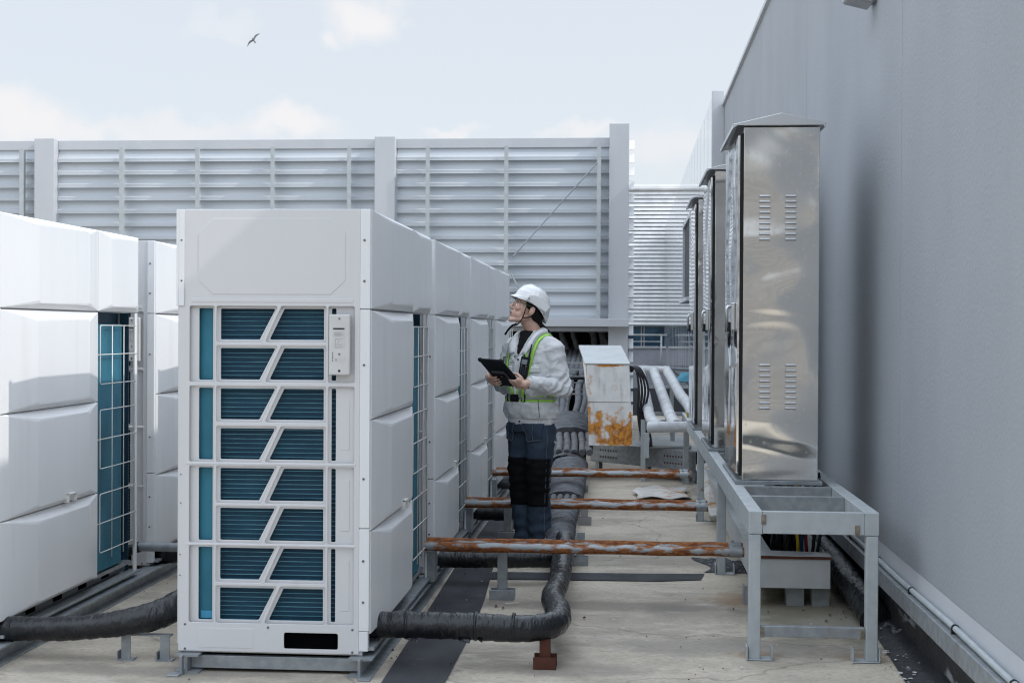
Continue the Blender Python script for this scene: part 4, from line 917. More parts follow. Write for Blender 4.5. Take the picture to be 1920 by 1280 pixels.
# ---------------------------------------------------------------- bird
bd_ = thing('bird', 'dark bird gliding high in the sky at the upper left', 'bird', (-26.72, 100, 22.05)); bd_.scale = (.85, .85, .85); bd_.rotation_euler = (R(-25), R(-48), R(15))
mat('feathers', (.07, .08, .09), .7, col2=(.12, .13, .14))
v = []; body = MB()
body.tube([(0, -.28, 0), (0, -.22, .015), (0, -.1, .01), (0, .05, 0), (0, .2, 0), (0, .42, .0)], lambda i: (.02, .045, .075, .08, .05, .015)[i], 10)
for sgn in (-1, 1):
    sec = [(.05, -.10, .13, .0), (.25, -.16, .12, .06), (.42, -.14, .10, .08), (.62, -.04, .09, .05), (.78, .08, .12, .02)]
    for (x0, a0, b0, z0), (x1, a1, b1, z1) in zip(sec, sec[1:]):
        body.add([(sgn*x0, a0, z0+.01), (sgn*x1, a1, z1+.01), (sgn*x1, b1, z1), (sgn*x0, b0, z0), (sgn*x0, a0, z0-.01), (sgn*x1, a1, z1-.01), (sgn*x1, b1, z1-.004), (sgn*x0, b0, z0-.004)],
                 [(0,1,2,3),(7,6,5,4),(0,4,5,1),(3,2,6,7),(1,5,6,2),(0,3,7,4)])
body.add([(-.02, .3, 0), (.02, .3, 0), (.10, .55, 0), (-.10, .55, 0), (-.02, .3, .01), (.02, .3, .01), (.10, .55, .006), (-.10, .55, .006)], [(3,2,1,0),(4,5,6,7),(0,1,5,4),(1,2,6,5),(2,3,7,6),(3,0,4,7)])
body.build('body', 'feathers', bd_, smooth=False)
for k_, v_ in (('black_void', 0), ('recess_shade', 0), ('ink_black', .2), ('tape_black', .5), ('felt_strip', .2), ('cable_black', .3), ('tape_grey', .3), ('foam_pipe', .25), ('concrete', .25), ('stucco', .3)):
    MATS[k_].node_tree.nodes['Principled BSDF'].inputs['Specular IOR Level'].default_value = v_
#PERSON
# ---------------------------------------------------------------- the person
mat('skin', (.70, .46, .36), .5, 0, col2=(.63, .37, .28), cscale=18, bump=.05, bscale=120, bdist=.001)
mat('lips', (.36, .14, .12), .45); mat('hair_black', (.010, .009, .009), .5, 0, bump=.8, bscale=30, bstretch=(6, 6, .6), bdist=.004)
mat('eye_white', (.5, .48, .46), .3); mat('iris_dark', (.015, .01, .008), .15)
mat('jacket_cloth', (.73, .735, .74), .82, 0, col2=(.66, .67, .68), cscale=9, bump=.55, bscale=26, bdist=.006, detail=3)
mat('jacket_trim', (.84, .845, .85), .8, 0, col2=(.77, .78, .79), cscale=12, bump=.3, bscale=60, bdist=.003)
mat('under_shirt', (.012, .012, .014), .9); mat('navy_cloth', (.046, .068, .100), .85, 0, col2=(.030, .046, .070), cscale=10, bump=.5, bscale=24, bdist=.006)
mat('pad_black', (.004, .004, .005), .8, 0, bump=.4, bscale=30, bdist=.005); mat('seam_grey', (.10, .12, .15), .8)
mat('hi_vis', (.42, .82, .12), .6); mat('reflective_grey', (.36, .37, .38), .5, .0)
mat('helmet_white', (.80, .80, .79), .3, coat=.3); mat('strap_black', (.010, .010, .012), .7)
mat('lens', (.95, .97, .98), .03, trans=.96, alpha=.09); mat('frame_green', (.10, .16, .06), .3)
mat('case_black', (.012, .013, .016), .5, bump=.2, bscale=60); mat('case_grey', (.07, .075, .085), .5); mat('radio_screen', (.28, .31, .33), .2); mat('strap_orange', (.45, .12, .05), .5)
mat('button_dark', (.03, .04, .07), .4); mat('boot_black', (.015, .015, .017), .5)

def blob(items, voxel, smooth_it=4, name='blob'):
    # tapered limbs, ellipsoids and lofts fused into one continuous skin
    b = MB()
    for it in items:
        if it[0] == 'cap':
            pts, rs = it[1], it[2]; n = 16; P_ = [Vector(p) for p in pts]
            Q = []; RR = []
            d0 = (P_[1]-P_[0]).normalized(); d1 = (P_[-1]-P_[-2]).normalized()
            for a in (.98, .8, .5): Q.append(P_[0]-d0*rs[0]*a); RR.append(rs[0]*math.sqrt(1-a*a))
            for p, r_ in zip(P_, rs): Q.append(p); RR.append(r_)
            for a in (.5, .8, .98): Q.append(P_[-1]+d1*rs[-1]*a); RR.append(rs[-1]*math.sqrt(1-a*a))
            b.tube(Q, lambda i: RR[i], n)
        elif it[0] == 'ell':
            c_, r_ = Vector(it[1]), it[2]; rot = it[3] if len(it) > 3 else Matrix.Identity(3); n, k = 18, 12; vs = []; fs = []
            for i in range(1, k):
                ph = math.pi*i/k
                for j in range(n):
                    th = 2*math.pi*j/n
                    vs.append(c_ + rot @ Vector((r_[0]*math.sin(ph)*math.cos(th), r_[1]*math.sin(ph)*math.sin(th), r_[2]*math.cos(ph))))
            top = len(vs); vs += [c_+rot @ Vector((0, 0, r_[2])), c_+rot @ Vector((0, 0, -r_[2]))]
            for i in range(k-2):
                for j in range(n): fs.append((i*n+j, (i+1)*n+j, (i+1)*n+(j+1) % n, i*n+(j+1) % n))
            for j in range(n): fs += [(top, j, (j+1) % n), (top+1, (k-2)*n+(j+1) % n, (k-2)*n+j)]
            b.add(vs, fs)
        elif it[0] == 'loft':                # rings (z, half width, half depth, y offset, x offset), squarish cross sections
            n = 28; vs = []; rings = it[1]; pw = it[2] if len(it) > 2 else .85
            for z, hw, hd, yo, xo in rings:
                for j in range(n):
                    th = 2*math.pi*j/n; cx, cy = math.cos(th), math.sin(th)
                    vs.append((xo+hw*math.copysign(abs(cx)**pw, cx), yo+hd*math.copysign(abs(cy)**pw, cy), z))
            k = len(rings)
            fs = [(i*n+j, i*n+(j+1) % n, (i+1)*n+(j+1) % n, (i+1)*n+j) for i in range(k-1) for j in range(n)]
            fs += [tuple(range(n))[::-1], tuple((k-1)*n+j for j in range(n))]
            b.add(vs, fs)
    o = b.build(name, 'skin', smooth=True)
    m_ = o.modifiers.new('r', 'REMESH'); m_.mode = 'VOXEL'; m_.voxel_size = voxel; m_.use_smooth_shade = True
    if smooth_it:
        s_ = o.modifiers.new('s', 'SMOOTH'); s_.factor = .5; s_.iterations = smooth_it
    return bake(o)
def finish(o, name, m_, parent):
    o.name = name; o.data.name = name; o.data.materials.clear(); o.data.materials.append(MATS[m_]); o.parent = parent
    for p in o.data.polygons: p.use_smooth = True; p.material_index = 0
    return o
def crease(o, f):
    me = o.data; me.update(); ns = [v.normal.copy() for v in me.vertices]
    for v, n_ in zip(me.vertices, ns): v.co = v.co + n_*f(v.co)
    me.update()
def bvh(o):
    me = o.data; return BVHTree.FromPolygons([v.co for v in me.vertices], [p.vertices[:] for p in me.polygons])

HX, HY = -.600, 9.02
pe = thing('person', 'person in white helmet, grey jacket and navy trousers looking up with a tablet', 'person', (HX, HY, 0), R(-40))
# --- key points (her own frame: she faces -y, her left is +x)
shL, elL, wrL = Vector((.170, .01, 1.325)), Vector((.232, .03, 1.055)), Vector((.178, -.205, 1.100))
shR, elR, wrR = Vector((-.170, .01, 1.325)), Vector((-.232, -.01, 1.07)), Vector((-.085, -.215, 1.115))
NK = Vector((0, .005, 1.40)); HC = Vector((-.012, -.026, 1.556))
HR = Matrix.Rotation(R(-33), 3, 'Z') @ Matrix.Rotation(R(-21), 3, 'X')      # turned to her right and tipped back
def H(x, y, z): return HC + HR @ Vector((x, y, z))
def ell(c_, r_): return ('ell', H(*c_), r_, HR)
def hcap(pts, rs): return ('cap', [H(*p) for p in pts], rs)
items = [
    ell((0, .018, .030), (.074, .093, .082)), ell((0, -.030, -.015), (.060, .062, .085)), ell((0, -.045, .035), (.055, .048, .045)),
    hcap([(.050, .0, -.062), (.038, -.045, -.090), (.012, -.078, -.105)], (.018, .016, .014)), hcap([(-.050, .0, -.062), (-.038, -.045, -.090), (-.012, -.078, -.105)], (.018, .016, .014)),
    ell((0, -.075, -.098), (.022, .019, .018)), ell((0, -.045, -.078), (.042, .040, .030)), ell((0, -.068, -.058), (.034, .027, .040)), ell((.032, -.045, -.060), (.027, .030, .034)), ell((-.032, -.045, -.060), (.027, .030, .034)),
    hcap([(-.032, -.083, .030), (0, -.090, .030), (.032, -.083, .030)], (.007, .008, .007)),
    hcap([(0, -.090, .018), (0, -.102, -.008), (0, -.112, -.026)], (.006, .007, .0095)), ell((.011, -.098, -.031), (.008, .009, .006)), ell((-.011, -.098, -.031), (.008, .009, .006)),
    ell((.034, -.066, -.020), (.024, .020, .024)), ell((-.034, -.066, -.020), (.024, .020, .024)),
    hcap([(-.018, -.090, -.058), (0, -.0975, -.054), (.018, -.090, -.058)], (.0045, .0065, .0045)), hcap([(-.015, -.089, -.068), (0, -.095, -.068), (.015, -.089, -.068)], (.0045, .0065, .0045)),
    ell((.078, .012, -.012), (.007, .017, .030)), ell((.084, .019, -.008), (.005, .012, .026)), ell((-.078, .012, -.012), (.007, .017, .030)), ell((-.084, .019, -.008), (.005, .012, .026)),
    hcap([(.018, -.079, .018), (.030, -.080, .021), (.043, -.072, .016)], (.007, .008, .006)), hcap([(-.018, -.079, .018), (-.030, -.080, .021), (-.043, -.072, .016)], (.007, .008, .006)),
    ('cap', [NK+Vector((0, .01, -.06)), NK+Vector((0, .0, .03)), H(0, .012, -.060), H(0, .02, 0)], (.060, .053, .051, .052)),
    # core under the clothes
    ('loft', [(.86, .13, .09, 0, 0), (1.0, .125, .085, 0, 0), (1.2, .155, .095, 0, 0), (1.32, .15, .08, .005, 0), (1.385, .09, .06, .005, 0)]),
    ('cap', [shL, elL, wrL], (.050, .040, .027)), ('cap', [shR, elR, wrR], (.050, .040, .027)),
    ('cap', [(.08, 0, .86), (.075, -.02, .47), (.07, .02, .09)], (.075, .05, .036)), ('cap', [(-.08, 0, .86), (-.075, -.02, .47), (-.07, .02, .09)], (.075, .05, .036)),
]
# hands: palm, four bent fingers and a thumb each, closed round the tablet's edges
# tablet frame: A = far right corner seen from behind, l along her left, b towards her and down
TA = Vector((-.068, -.405, 1.243)); TL_ = Vector((1, 0, -.03)).normalized(); TB = Vector((0, .76, -.65)).normalized(); TN = TL_.cross(TB).normalized()   # points to the camera side (underside)
if TN.y > 0: TN = -TN
TW, TH, TT = .200, .255, .016
def T(u_, v_, w_): return TA + TL_*u_ + TB*v_ + TN*w_
def hand(side, v0, wrist):
    e = TW if side > 0 else 0.; s_ = side
    def q(out_, v_, w_): return T(e + s_*out_, v_, w_)
    its = []
    palm_c = q(.020, v0, .024); fdir = -1
    its += [('cap', [wrist, q(.044, v0+.018, .012), q(.026, v0+.008, .018)], (.025, .025, .021)),
            ('cap', [q(.036, v0+.040, .014), q(.028, v0-.030, .016)], (.0165, .0165)), ('cap', [q(.022, v0+.036, .024), q(.016, v0-.028, .026)], (.0135, .0135))]
    for k, (dv, l1, l2, l3, r_) in enumerate(((-.031, .026, .022, .016, .0088), (-.010, .030, .025, .018, .0092), (.012, .028, .023, .017, .0088), (.032, .022, .018, .014, .0078))):
        a = q(.014, v0+dv, .026); b1 = q(-.012 - (l1-.026), v0+dv*1.05-.002, .0285); c1 = q(-.012-l2, v0+dv*1.02, .024+.001*k); d1 = q(-.012-l2-l3, v0+dv*1.0+.001, .0165+.001*(k % 2))
        its.append(('cap', [a, b1, c1, d1], (r_*1.08, r_, r_*.92, r_*.78)))
    its.append(('cap', [q(.038, v0+.012, .008), q(.026, v0-.022, -.012), q(.004, v0-.040, -.021), q(-.018, v0-.048, -.018)], (.014, .0115, .0105, .0085)))
    return its
items += hand(1, .200, wrL) + hand(-1, .185, wrR)
bo = finish(blob(items, .0034, 3), 'body', 'skin', pe)
# face details
def small(name, items_, voxel, m_, par, sm=2): return finish(blob(items_, voxel, sm), name, m_, par)
small('lips', [hcap([(-.017, -.0935, -.0585), (0, -.101, -.0555), (.017, -.0935, -.0585)], (.0025, .0042, .0025)), hcap([(-.014, -.0925, -.0665), (0, -.0985, -.067), (.014, -.0925, -.0665)], (.0025, .0044, .0025))], .0012, 'lips', bo)
for sx in (1, -1):
    e_ = small('eye', [ell((sx*.031, -.0795, .0115), (.0125, .0105, .0062))], .0012, 'eye_white', bo, 1)
    small('iris', [ell((sx*.029, -.0888, .0130), (.0052, .0022, .0052))], .0007, 'iris_dark', e_, 0)
    small('eyelid', [hcap([(sx*.017, -.0835, .0145), (sx*.030, -.0895, .0195), (sx*.044, -.0795, .0150)], (.0016, .0022, .0016))], .0008, 'hair_black', e_, 0)
    small('eyebrow', [hcap([(sx*.013, -.0945, .033), (sx*.028, -.0945, .0385), (sx*.047, -.082, .034)], (.0022, .0030, .0016))], .0009, 'hair_black', bo, 0)
# hair: under the helmet, tied at the nape, tail falling behind the shoulder
hb = H(.0, .098, -.045)
hair = small('hair', [ell((0, .030, .030), (.079, .092, .083)), ell((0, .060, -.020), (.068, .058, .055)), ell((.066, -.012, .030), (.012, .028, .034)), ell((-.066, -.012, .030), (.012, .028, .034)),
                      ('cap', [H(0, .075, -.045), H(0, .108, -.075), HC+Vector((.055, .125, -.155)), HC+Vector((.075, .13, -.24)), HC+Vector((.082, .125, -.30))], (.034, .028, .024, .020, .008))], .0045, 'hair_black', bo, 3)
# helmet: faceted shell with a raised crest, side step and short peak
hm = MB(); n_ = 24
def prof(a):          # rim height and reach round the head; a = 0 at her left, -90 deg in front
    f = max(0, -math.sin(a)); bk = max(0, math.sin(a)); sd_ = abs(math.cos(a))
    return f, bk, sd_
rings = []
for lvl, (h_, s_) in enumerate(((0, 1.0), (.028, 1.0), (.062, .93), (.095, .74), (.118, .44), (.126, .0))):
    ring = []
    for j in range(n_):
        a = 2*math.pi*j/n_; f, bk, sd_ = prof(a)
        rx, ry = .104, .126
        x = rx*s_*math.cos(a); y = .016 + ry*s_*math.sin(a)
        # pull into flats: eight sided plan
        rim = .026 + .016*f - .075*bk**1.3
        z = rim + h_*(1 - 0.0) if lvl else rim
        if lvl: z = .026+.004*f + h_ - (.060*bk**1.3)*(1-lvl/5)*(1 if lvl < 5 else 0)
        if lvl == 0 and f > .55: y -= .028*(f-.55)/.45; z -= .004
        if lvl >= 3: z += .005*(1 if abs(math.cos(a)) < .45 else 0)
        ring.append((x, y, z))
    rings.append(ring)
vs = [H(*p) for rg in rings for p in rg]
fs = [(i*n_+j, i*n_+(j+1) % n_, (i+1)*n_+(j+1) % n_, (i+1)*n_+j) for i in range(5) for j in range(n_)]
hm.add(vs, fs)
helm = hm.build('helmet', 'helmet_white', pe)
sm_ = helm.modifiers.new('t', 'SOLIDIFY'); sm_.thickness = .004; sm_.offset = -1
bv_ = helm.modifiers.new('b', 'BEVEL'); bv_.width = .004; bv_.segments = 2; bv_.angle_limit = R(12)
for p in helm.data.polygons: p.use_smooth = False
# side shield plates and rivets
for sx in (1, -1):
    q = MB().add([H(sx*.1085, -.055, .040), H(sx*.1045, .095, .010), H(sx*.094, .112, .055), H(sx*.101, .0, .088), H(sx*.104, -.045, .075),
                  H(sx*.098, -.055, .040), H(sx*.094, .095, .010), H(sx*.084, .112, .055), H(sx*.091, .0, .088), H(sx*.094, -.045, .075)],
                 [(0,1,2,3,4), (9,8,7,6,5), (0,5,6,1), (1,6,7,2), (2,7,8,3), (3,8,9,4), (4,9,5,0)])
    q.build('side_plate', 'helmet_white', helm, bevel=.003)
    MB().cyl(H(sx*.106, -.040, .052), H(sx*.1115, -.040, .052), .006, 10).build('rivet', 'reflective_grey', helm)
    MB().cyl(H(sx*.092, .090, -.004), H(sx*.1065, .090, .004), .006, 10).build('rivet', 'reflective_grey', helm)
# chin strap
def H2(x, y, z): return H(x, y, z)
cs = MB()
for sx in (1, -1):
    pts = spline([H2(sx*.082, -.018, .045), H2(sx*.0795, -.030, -.01), H2(sx*.069, -.026, -.060), H2(sx*.045, -.030, -.108), H2(sx*.018, -.045, -.128), H2(0, -.052, -.130)], 6)
    for a, c in zip(pts, pts[1:]): cs.bar(a, c+(c-a)*.15, .012, .004, up=HR @ Vector((0, 1, 0)))
    pts = spline([H2(sx*.084, .045, .0), H2(sx*.076, .030, -.040), H2(sx*.066, -.010, -.064), H2(sx*.064, -.026, -.070)], 6)
    for a, c in zip(pts, pts[1:]): cs.bar(a, c+(c-a)*.15, .010, .004, up=HR @ Vector((0, 1, 0)))
pts = spline([H2(0, -.052, -.130), H2(-.004, -.060, -.146), H2(-.012, -.070, -.175), H2(-.02, -.075, -.205)], 5)
for a, c in zip(pts, pts[1:]): cs.bar(a, c+(c-a)*.15, .012, .005, up=HR @ Vector((1, 0, 0)))
cs.build('chin_strap', 'strap_black', helm)
# glasses
gl = MB()
for sx in (1, -1):
    P_ = [H(sx*x, y, z) for x, y, z in ((.006, -.108, .028), (.036, -.104, .031), (.058, -.082, .028), (.064, -.070, .010), (.056, -.082, -.010), (.032, -.102, -.012), (.010, -.107, .0))]
    gl.add(P_, [tuple(range(7))])
gl = gl.build('glasses', 'lens', pe)
sm_ = gl.modifiers.new('t', 'SOLIDIFY'); sm_.thickness = .0015
for sx in (1, -1):
    MB().tube([H(sx*.064, -.072, .014), H(sx*.074, -.040, .014), H(sx*.081, .0, .012), H(sx*.082, .03, .002)], .0026, 6).build('temple', 'frame_green', gl, smooth=True)
    MB().tube(spline([H(sx*.004, -.109, .029), H(sx*.036, -.1055, .032), H(sx*.059, -.083, .029), H(sx*.065, -.070, .011)], 4), .0014, 6).build('brow_bar', 'case_grey', gl, smooth=True)

# --- jacket
def seg(a, b_, t): return a.lerp(b_, t)
jit = [('loft', [(.828, .170, .118, .0, 0), (.855, .176, .124, 0, 0), (.875, .182, .132, -.002, 0), (.91, .192, .146, -.005, 0), (.95, .186, .146, -.006, 0), (.995, .170, .132, -.003, 0), (1.04, .176, .136, -.004, 0), (1.10, .180, .134, -.004, 0),
                 (1.20, .188, .132, -.002, 0), (1.28, .186, .122, .002, 0), (1.335, .168, .104, .008, 0), (1.375, .120, .084, .010, 0), (1.40, .082, .070, .008, 0), (1.415, .070, .064, .006, 0)], .92),
       ('cap', [shL+Vector((-.03, 0, .0)), shL+Vector((.010, 0, -.03)), seg(shL, elL, .5), seg(shL, elL, .85), elL+Vector((.006, .01, 0))], (.064, .067, .061, .058, .056)),
       ('cap', [elL+Vector((.004, .008, 0)), seg(elL, wrL, .4), seg(elL, wrL, .75), seg(elL, wrL, .96)], (.056, .050, .041, .036)),
       ('cap', [shR+Vector((.03, 0, .0)), shR+Vector((-.010, 0, -.03)), seg(shR, elR, .5), elR], (.066, .072, .065, .060)),
       ('cap', [elR, seg(elR, wrR, .4), seg(elR, wrR, .75), seg(elR, wrR, .96)], (.060, .054, .043, .037))]
jk = blob(jit, .0060, 5)
def folds(co):
    z = co.z; d = 0.
    ax = co.x
    d += .0050*noise.noise(Vector((co.x*11, co.y*11, z*5)))
    # soft ridged folds
    nn = noise.noise(Vector((co.x*9+3, co.y*9, z*16))); d += .0055*(1-abs(nn)*2.2) - .002; n3 = noise.noise(Vector((co.x*17+5, co.y*17+z*9, z*15))); d += .0042*max(0, 1-abs(n3)*4) - .001
    # blousing above the hem band
    if .86 < z < .99: d += .0065*math.sin(math.atan2(co.y, co.x)*9+3*noise.noise(Vector((co.x*6, co.y*6, 0))))*math.exp(-((z-.895)/.030)**2)
    # elbow crumple
    for el in (elL, elR):
        r_ = (co-el).length
        if r_ < .15: d += .010*(1-r_/.15)*math.sin(((co-el).dot(Vector((.2*math.copysign(1, el.x), -.75, .65))))*150+2*noise.noise(co*18))
    if z < .862: d = -.004
    return d
crease(jk, folds)
# open the hem and collar a little: hollow look comes from the dark neck patch
jk = finish(jk, 'jacket', 'jacket_cloth', pe)
JB = bvh(jk)
def ribbon(path, width, off, th=.002, mats=None, B=None, sub=6, nacross=1, orient=None):
    B = B or JB; P_ = spline(path, sub); Q = []
    for p in P_:
        h_, n_2, _, _ = B.find_nearest(p)
        Q.append((h_ + n_2*off, n_2))
    # relax so the band bridges small wrinkles
    for _ in range(4):
        Q = [Q[0]] + [((Q[i-1][0]+Q[i][0]*2+Q[i+1][0])/4, (Q[i-1][1]+Q[i][1]*2+Q[i+1][1]).normalized()) for i in range(1, len(Q)-1)] + [Q[-1]]
    vs = []; fs = []; k = len(Q)
    for i, (p, n_2) in enumerate(Q):
        t_ = (Q[min(i+1, k-1)][0]-Q[max(i-1, 0)][0]).normalized(); sd_ = t_.cross(n_2).normalized()
        for j in range(nacross+1):
            o_ = (j/nacross-.5)*width
            vs += [p+sd_*o_+n_2*th, p+sd_*o_-n_2*th*2]
    w_ = (nacross+1)*2
    for i in range(k-1):
        for j in range(nacross):
            a = i*w_+j*2; b_ = (i+1)*w_+j*2
            fs += [(a, a+2, b_+2, b_), (a+1, b_+1, b_+3, a+3)]
        fs += [(i*w_, (i+1)*w_, (i+1)*w_+1, i*w_+1), (i*w_+w_-2, i*w_+w_-1, (i+1)*w_+w_-1, (i+1)*w_+w_-2)]
    return vs, fs
def band(name, path, width, off, m_, par, B=None, sub=6, th=.002):
    b_ = MB(); b_.add(*ribbon(path, width, off, th, B=B, sub=sub)); return b_.build(name, m_, par, smooth=False)
def front(x, z, y=-.5, B=None):
    h_ = (B or JB).ray_cast(Vector((x, y, z)), Vector((0, 1, 0))); return h_[0] if h_[0] else Vector((x, -.12, z))
def patch(name, quad, m_, par, off=.002, nu=8, nv=8, th=.0015, B=None, yy=-.5, reach=None):
    # grid over a quad given in the frontal plane (x, z), laid on the cloth
    B = B or JB; vs = []; fs = []
    for i in range(nu+1):
        for j in range(nv+1):
            u_, v_ = i/nu, j/nv
            a = Vector(quad[0]).lerp(Vector(quad[1]), u_); c = Vector(quad[3]).lerp(Vector(quad[2]), u_); p = a.lerp(c, v_)
            if len(p) == 2:
                h_ = B.ray_cast(Vector((p[0], yy, p[1])), Vector((0, 1, 0)))
                co_, nn = (h_[0], h_[1]) if h_[0] else (Vector((p[0], -.1, p[1])), Vector((0, -1, 0)))
            else:
                co_, nn, _, _ = B.find_nearest(p)
            vs += [co_+nn*(off+th), co_+nn*(off-th*2)]
    w_ = (nv+1)*2
    for i in range(nu):
        for j in range(nv):
            a = i*w_+j*2; c = a+w_
            fs += [(a, a+2, c+2, c), (a+1, c+1, c+3, a+3)]
        fs += [(i*w_, (i+1)*w_, (i+1)*w_+1, i*w_+1), (i*w_+w_-2, i*w_+w_-1, (i+1)*w_+w_-1, (i+1)*w_+w_-2)]
    for j in range(nv):
        fs += [(j*2, j*2+1, j*2+3, j*2+2), (nu*w_+j*2, nu*w_+j*2+2, nu*w_+j*2+3, nu*w_+j*2+1)]
    return MB().add(vs, fs).build(name, m_, par, smooth=True)
# black shirt showing in the neck opening
sh_ = MB()
P_ = [(-.052, 1.412), (.052, 1.412), (.012, 1.27), (.0, 1.27)]
patch('under_shirt', P_, 'under_shirt', pe, .004, 10, 14)
MB().tube([NK+Vector((0, .0, -.02)), NK+Vector((0, -.001, .012)), NK+Vector((0, -.002, .020))], lambda i: (.066, .060, .056)[i], 24).build('shirt_collar', 'under_shirt', pe, smooth=True)
# collar: two standing, folded leaves
def collar(sx):
    inner = [(sx*.012, -.100, 1.275), (sx*.040, -.088, 1.335), (sx*.062, -.058, 1.392), (sx*.068, -.010, 1.425), (sx*.050, .048, 1.440), (0, .066, 1.445)]
    outer = [(sx*.070, -.136, 1.262), (sx*.098, -.112, 1.318), (sx*.104, -.064, 1.362), (sx*.100, -.005, 1.383), (sx*.068, .078, 1.385), (0, .098, 1.385)]
    a = spline(inner, 4); c = spline(outer, 4); vs = []; fs = []
    for p, q in zip(a, c):
        m__ = p.lerp(q, .45) + Vector((p.x-0, p.y, 0)).normalized()*.012 + Vector((0, 0, .010))
        vs += [p, m__, q]
    for i in range(len(a)-1):
        for j in range(2): fs.append((i*3+j, i*3+j+1, (i+1)*3+j+1, (i+1)*3+j))
    o = MB().add(vs, fs).build('collar', 'jacket_trim', jk, smooth=True)
    s_ = o.modifiers.new('t', 'SOLIDIFY'); s_.thickness = .004; s_.offset = 0
collar(1); collar(-1)
# placket, buttons, hem band, cuffs, yoke seam, pocket flaps
band('placket', [front(.010, 1.262), front(.010, 1.20), front(.012, 1.10), front(.012, 1.02), front(.012, .95), front(.012, .87)], .046, .0015, 'jacket_trim', jk)
def ring_pts(z, B=None, n=40, a0=0, a1=360, c=(0, 0)):
    pts = []
    for i in range(n+1):
        a = R(a0+(a1-a0)*i/n); h_ = (B or JB).ray_cast(Vector((c[0], c[1], z)), Vector((math.cos(a), math.sin(a), 0)))
        pts.append(h_[0] if h_[0] else Vector((c[0]+.17*math.cos(a), c[1]+.12*math.sin(a), z)))
    return pts
band('hem_band', ring_pts(.846), .036, .003, 'jacket_trim', jk, sub=1)
for (x, z) in ((.012, .846), (.012, 1.235), (-.02, 1.255)):
    p = front(x, z); MB().cyl(p+Vector((0, -.002, 0)), p+Vector((0, -.0075, 0)), .0065, 12).build('button', 'button_dark', jk)
for el, wr in ((elL, wrL), (elR, wrR)):
    d_ = (wr-el).normalized(); c_ = seg(el, wr, .93)
    cf = MB().tube([c_-d_*.028, c_-d_*.026, c_+d_*.022, c_+d_*.024, c_+d_*.014], lambda i: (.041, .0435, .0405, .036, .030)[i], 24).build('cuff', 'jacket_trim', jk, smooth=True)
    sp_ = cf.modifiers.new('s', 'EDGE_SPLIT'); sp_.split_angle = R(50)
    b_ = c_ + d_.cross(Vector((0, 0, 1))).normalized()*(-.0 if wr.x > 0 else 0) + Vector((0, -.030, -.028)); 
    MB().cyl(b_, b_+Vector((0, -.006, -.006)), .006, 10).build('button', 'button_dark', cf)
for sx in (1, -1):
    patch('pocket_flap', [(sx*.045, 1.195), (sx*.150, 1.195), (sx*.150, 1.158), (sx*.048, 1.150)], 'jacket_trim', jk, .004, 10, 4, .002)
    band('yoke_seam', [front(sx*.035, 1.222), front(sx*.09, 1.222), front(sx*.155, 1.222)], .004, .002, 'jacket_trim', jk)
band('side_seam', [Vector((.155, -.10, 1.0)), Vector((.158, -.10, .93)), Vector((.155, -.09, .88))], .004, .0015, 'seam_grey', jk)
# harness: lime webbing with a grey centre line
hz_ = thing_ = bpy.data.objects.new('harness', None); COL.objects.link(hz_); hz_.parent = pe
def web(path, w_=.040, off=.004, sub=6):
    band('webbing', path, w_, off, 'hi_vis', hz_, sub=sub); band('grey_line', path, w_*.34, off+.0065, 'reflective_grey', hz_, sub=sub, th=.001)
web([Vector((.03, .14, 1.20)), Vector((.085, .13, 1.32)), Vector((.098, .05, 1.40)), Vector((.098, -.03, 1.375)), Vector((.105, -.12, 1.31)), Vector((.095, -.15, 1.22)), Vector((.07, -.15, 1.12)), Vector((.045, -.15, 1.04)), Vector((.035, -.14, 1.0))], .056, .012)
web([Vector((-.03, .14, 1.20)), Vector((-.085, .13, 1.32)), Vector((-.100, .05, 1.40)), Vector((-.100, -.03, 1.375)), Vector((-.105, -.12, 1.31)), Vector((-.10, -.15, 1.22)), Vector((-.075, -.15, 1.12)), Vector((-.045, -.15, 1.04)), Vector((-.035, -.14, 1.0))], .034, .010)
web([p for p in ring_pts(.992, n=36)], .046, .004, sub=2)
bk_ = MB(); p = front(-.002, .994)
bk_.box(-.036, .032, p.y-.022, p.y-.006, .972, 1.018); bk_.build('buckle', 'strap_black', hz_, bevel=.006)
for x in (.058, -.070):
    p = front(x, .994); f = MB()
    for a in ((-.016, .016, .018, .023), (-.016, .016, -.023, -.018), (-.016, -.011, -.018, .018), (.011, .016, -.018, .018)): f.box(x+a[0], x+a[1], p.y-.014, p.y-.007, .994+a[2], .994+a[3])
    f.build('slider', 'strap_black', hz_)
p = front(-.104, 1.235); f = MB()
for a in ((-.021, .021, .012, .016), (-.021, .021, -.016, -.012), (-.021, -.017, -.012, .012), (.017, .021, -.012, .012)): f.box(-.104+a[0], -.104+a[1], p.y-.016, p.y-.010, 1.235+a[2], 1.235+a[3])
f.build('slider', 'strap_black', hz_)

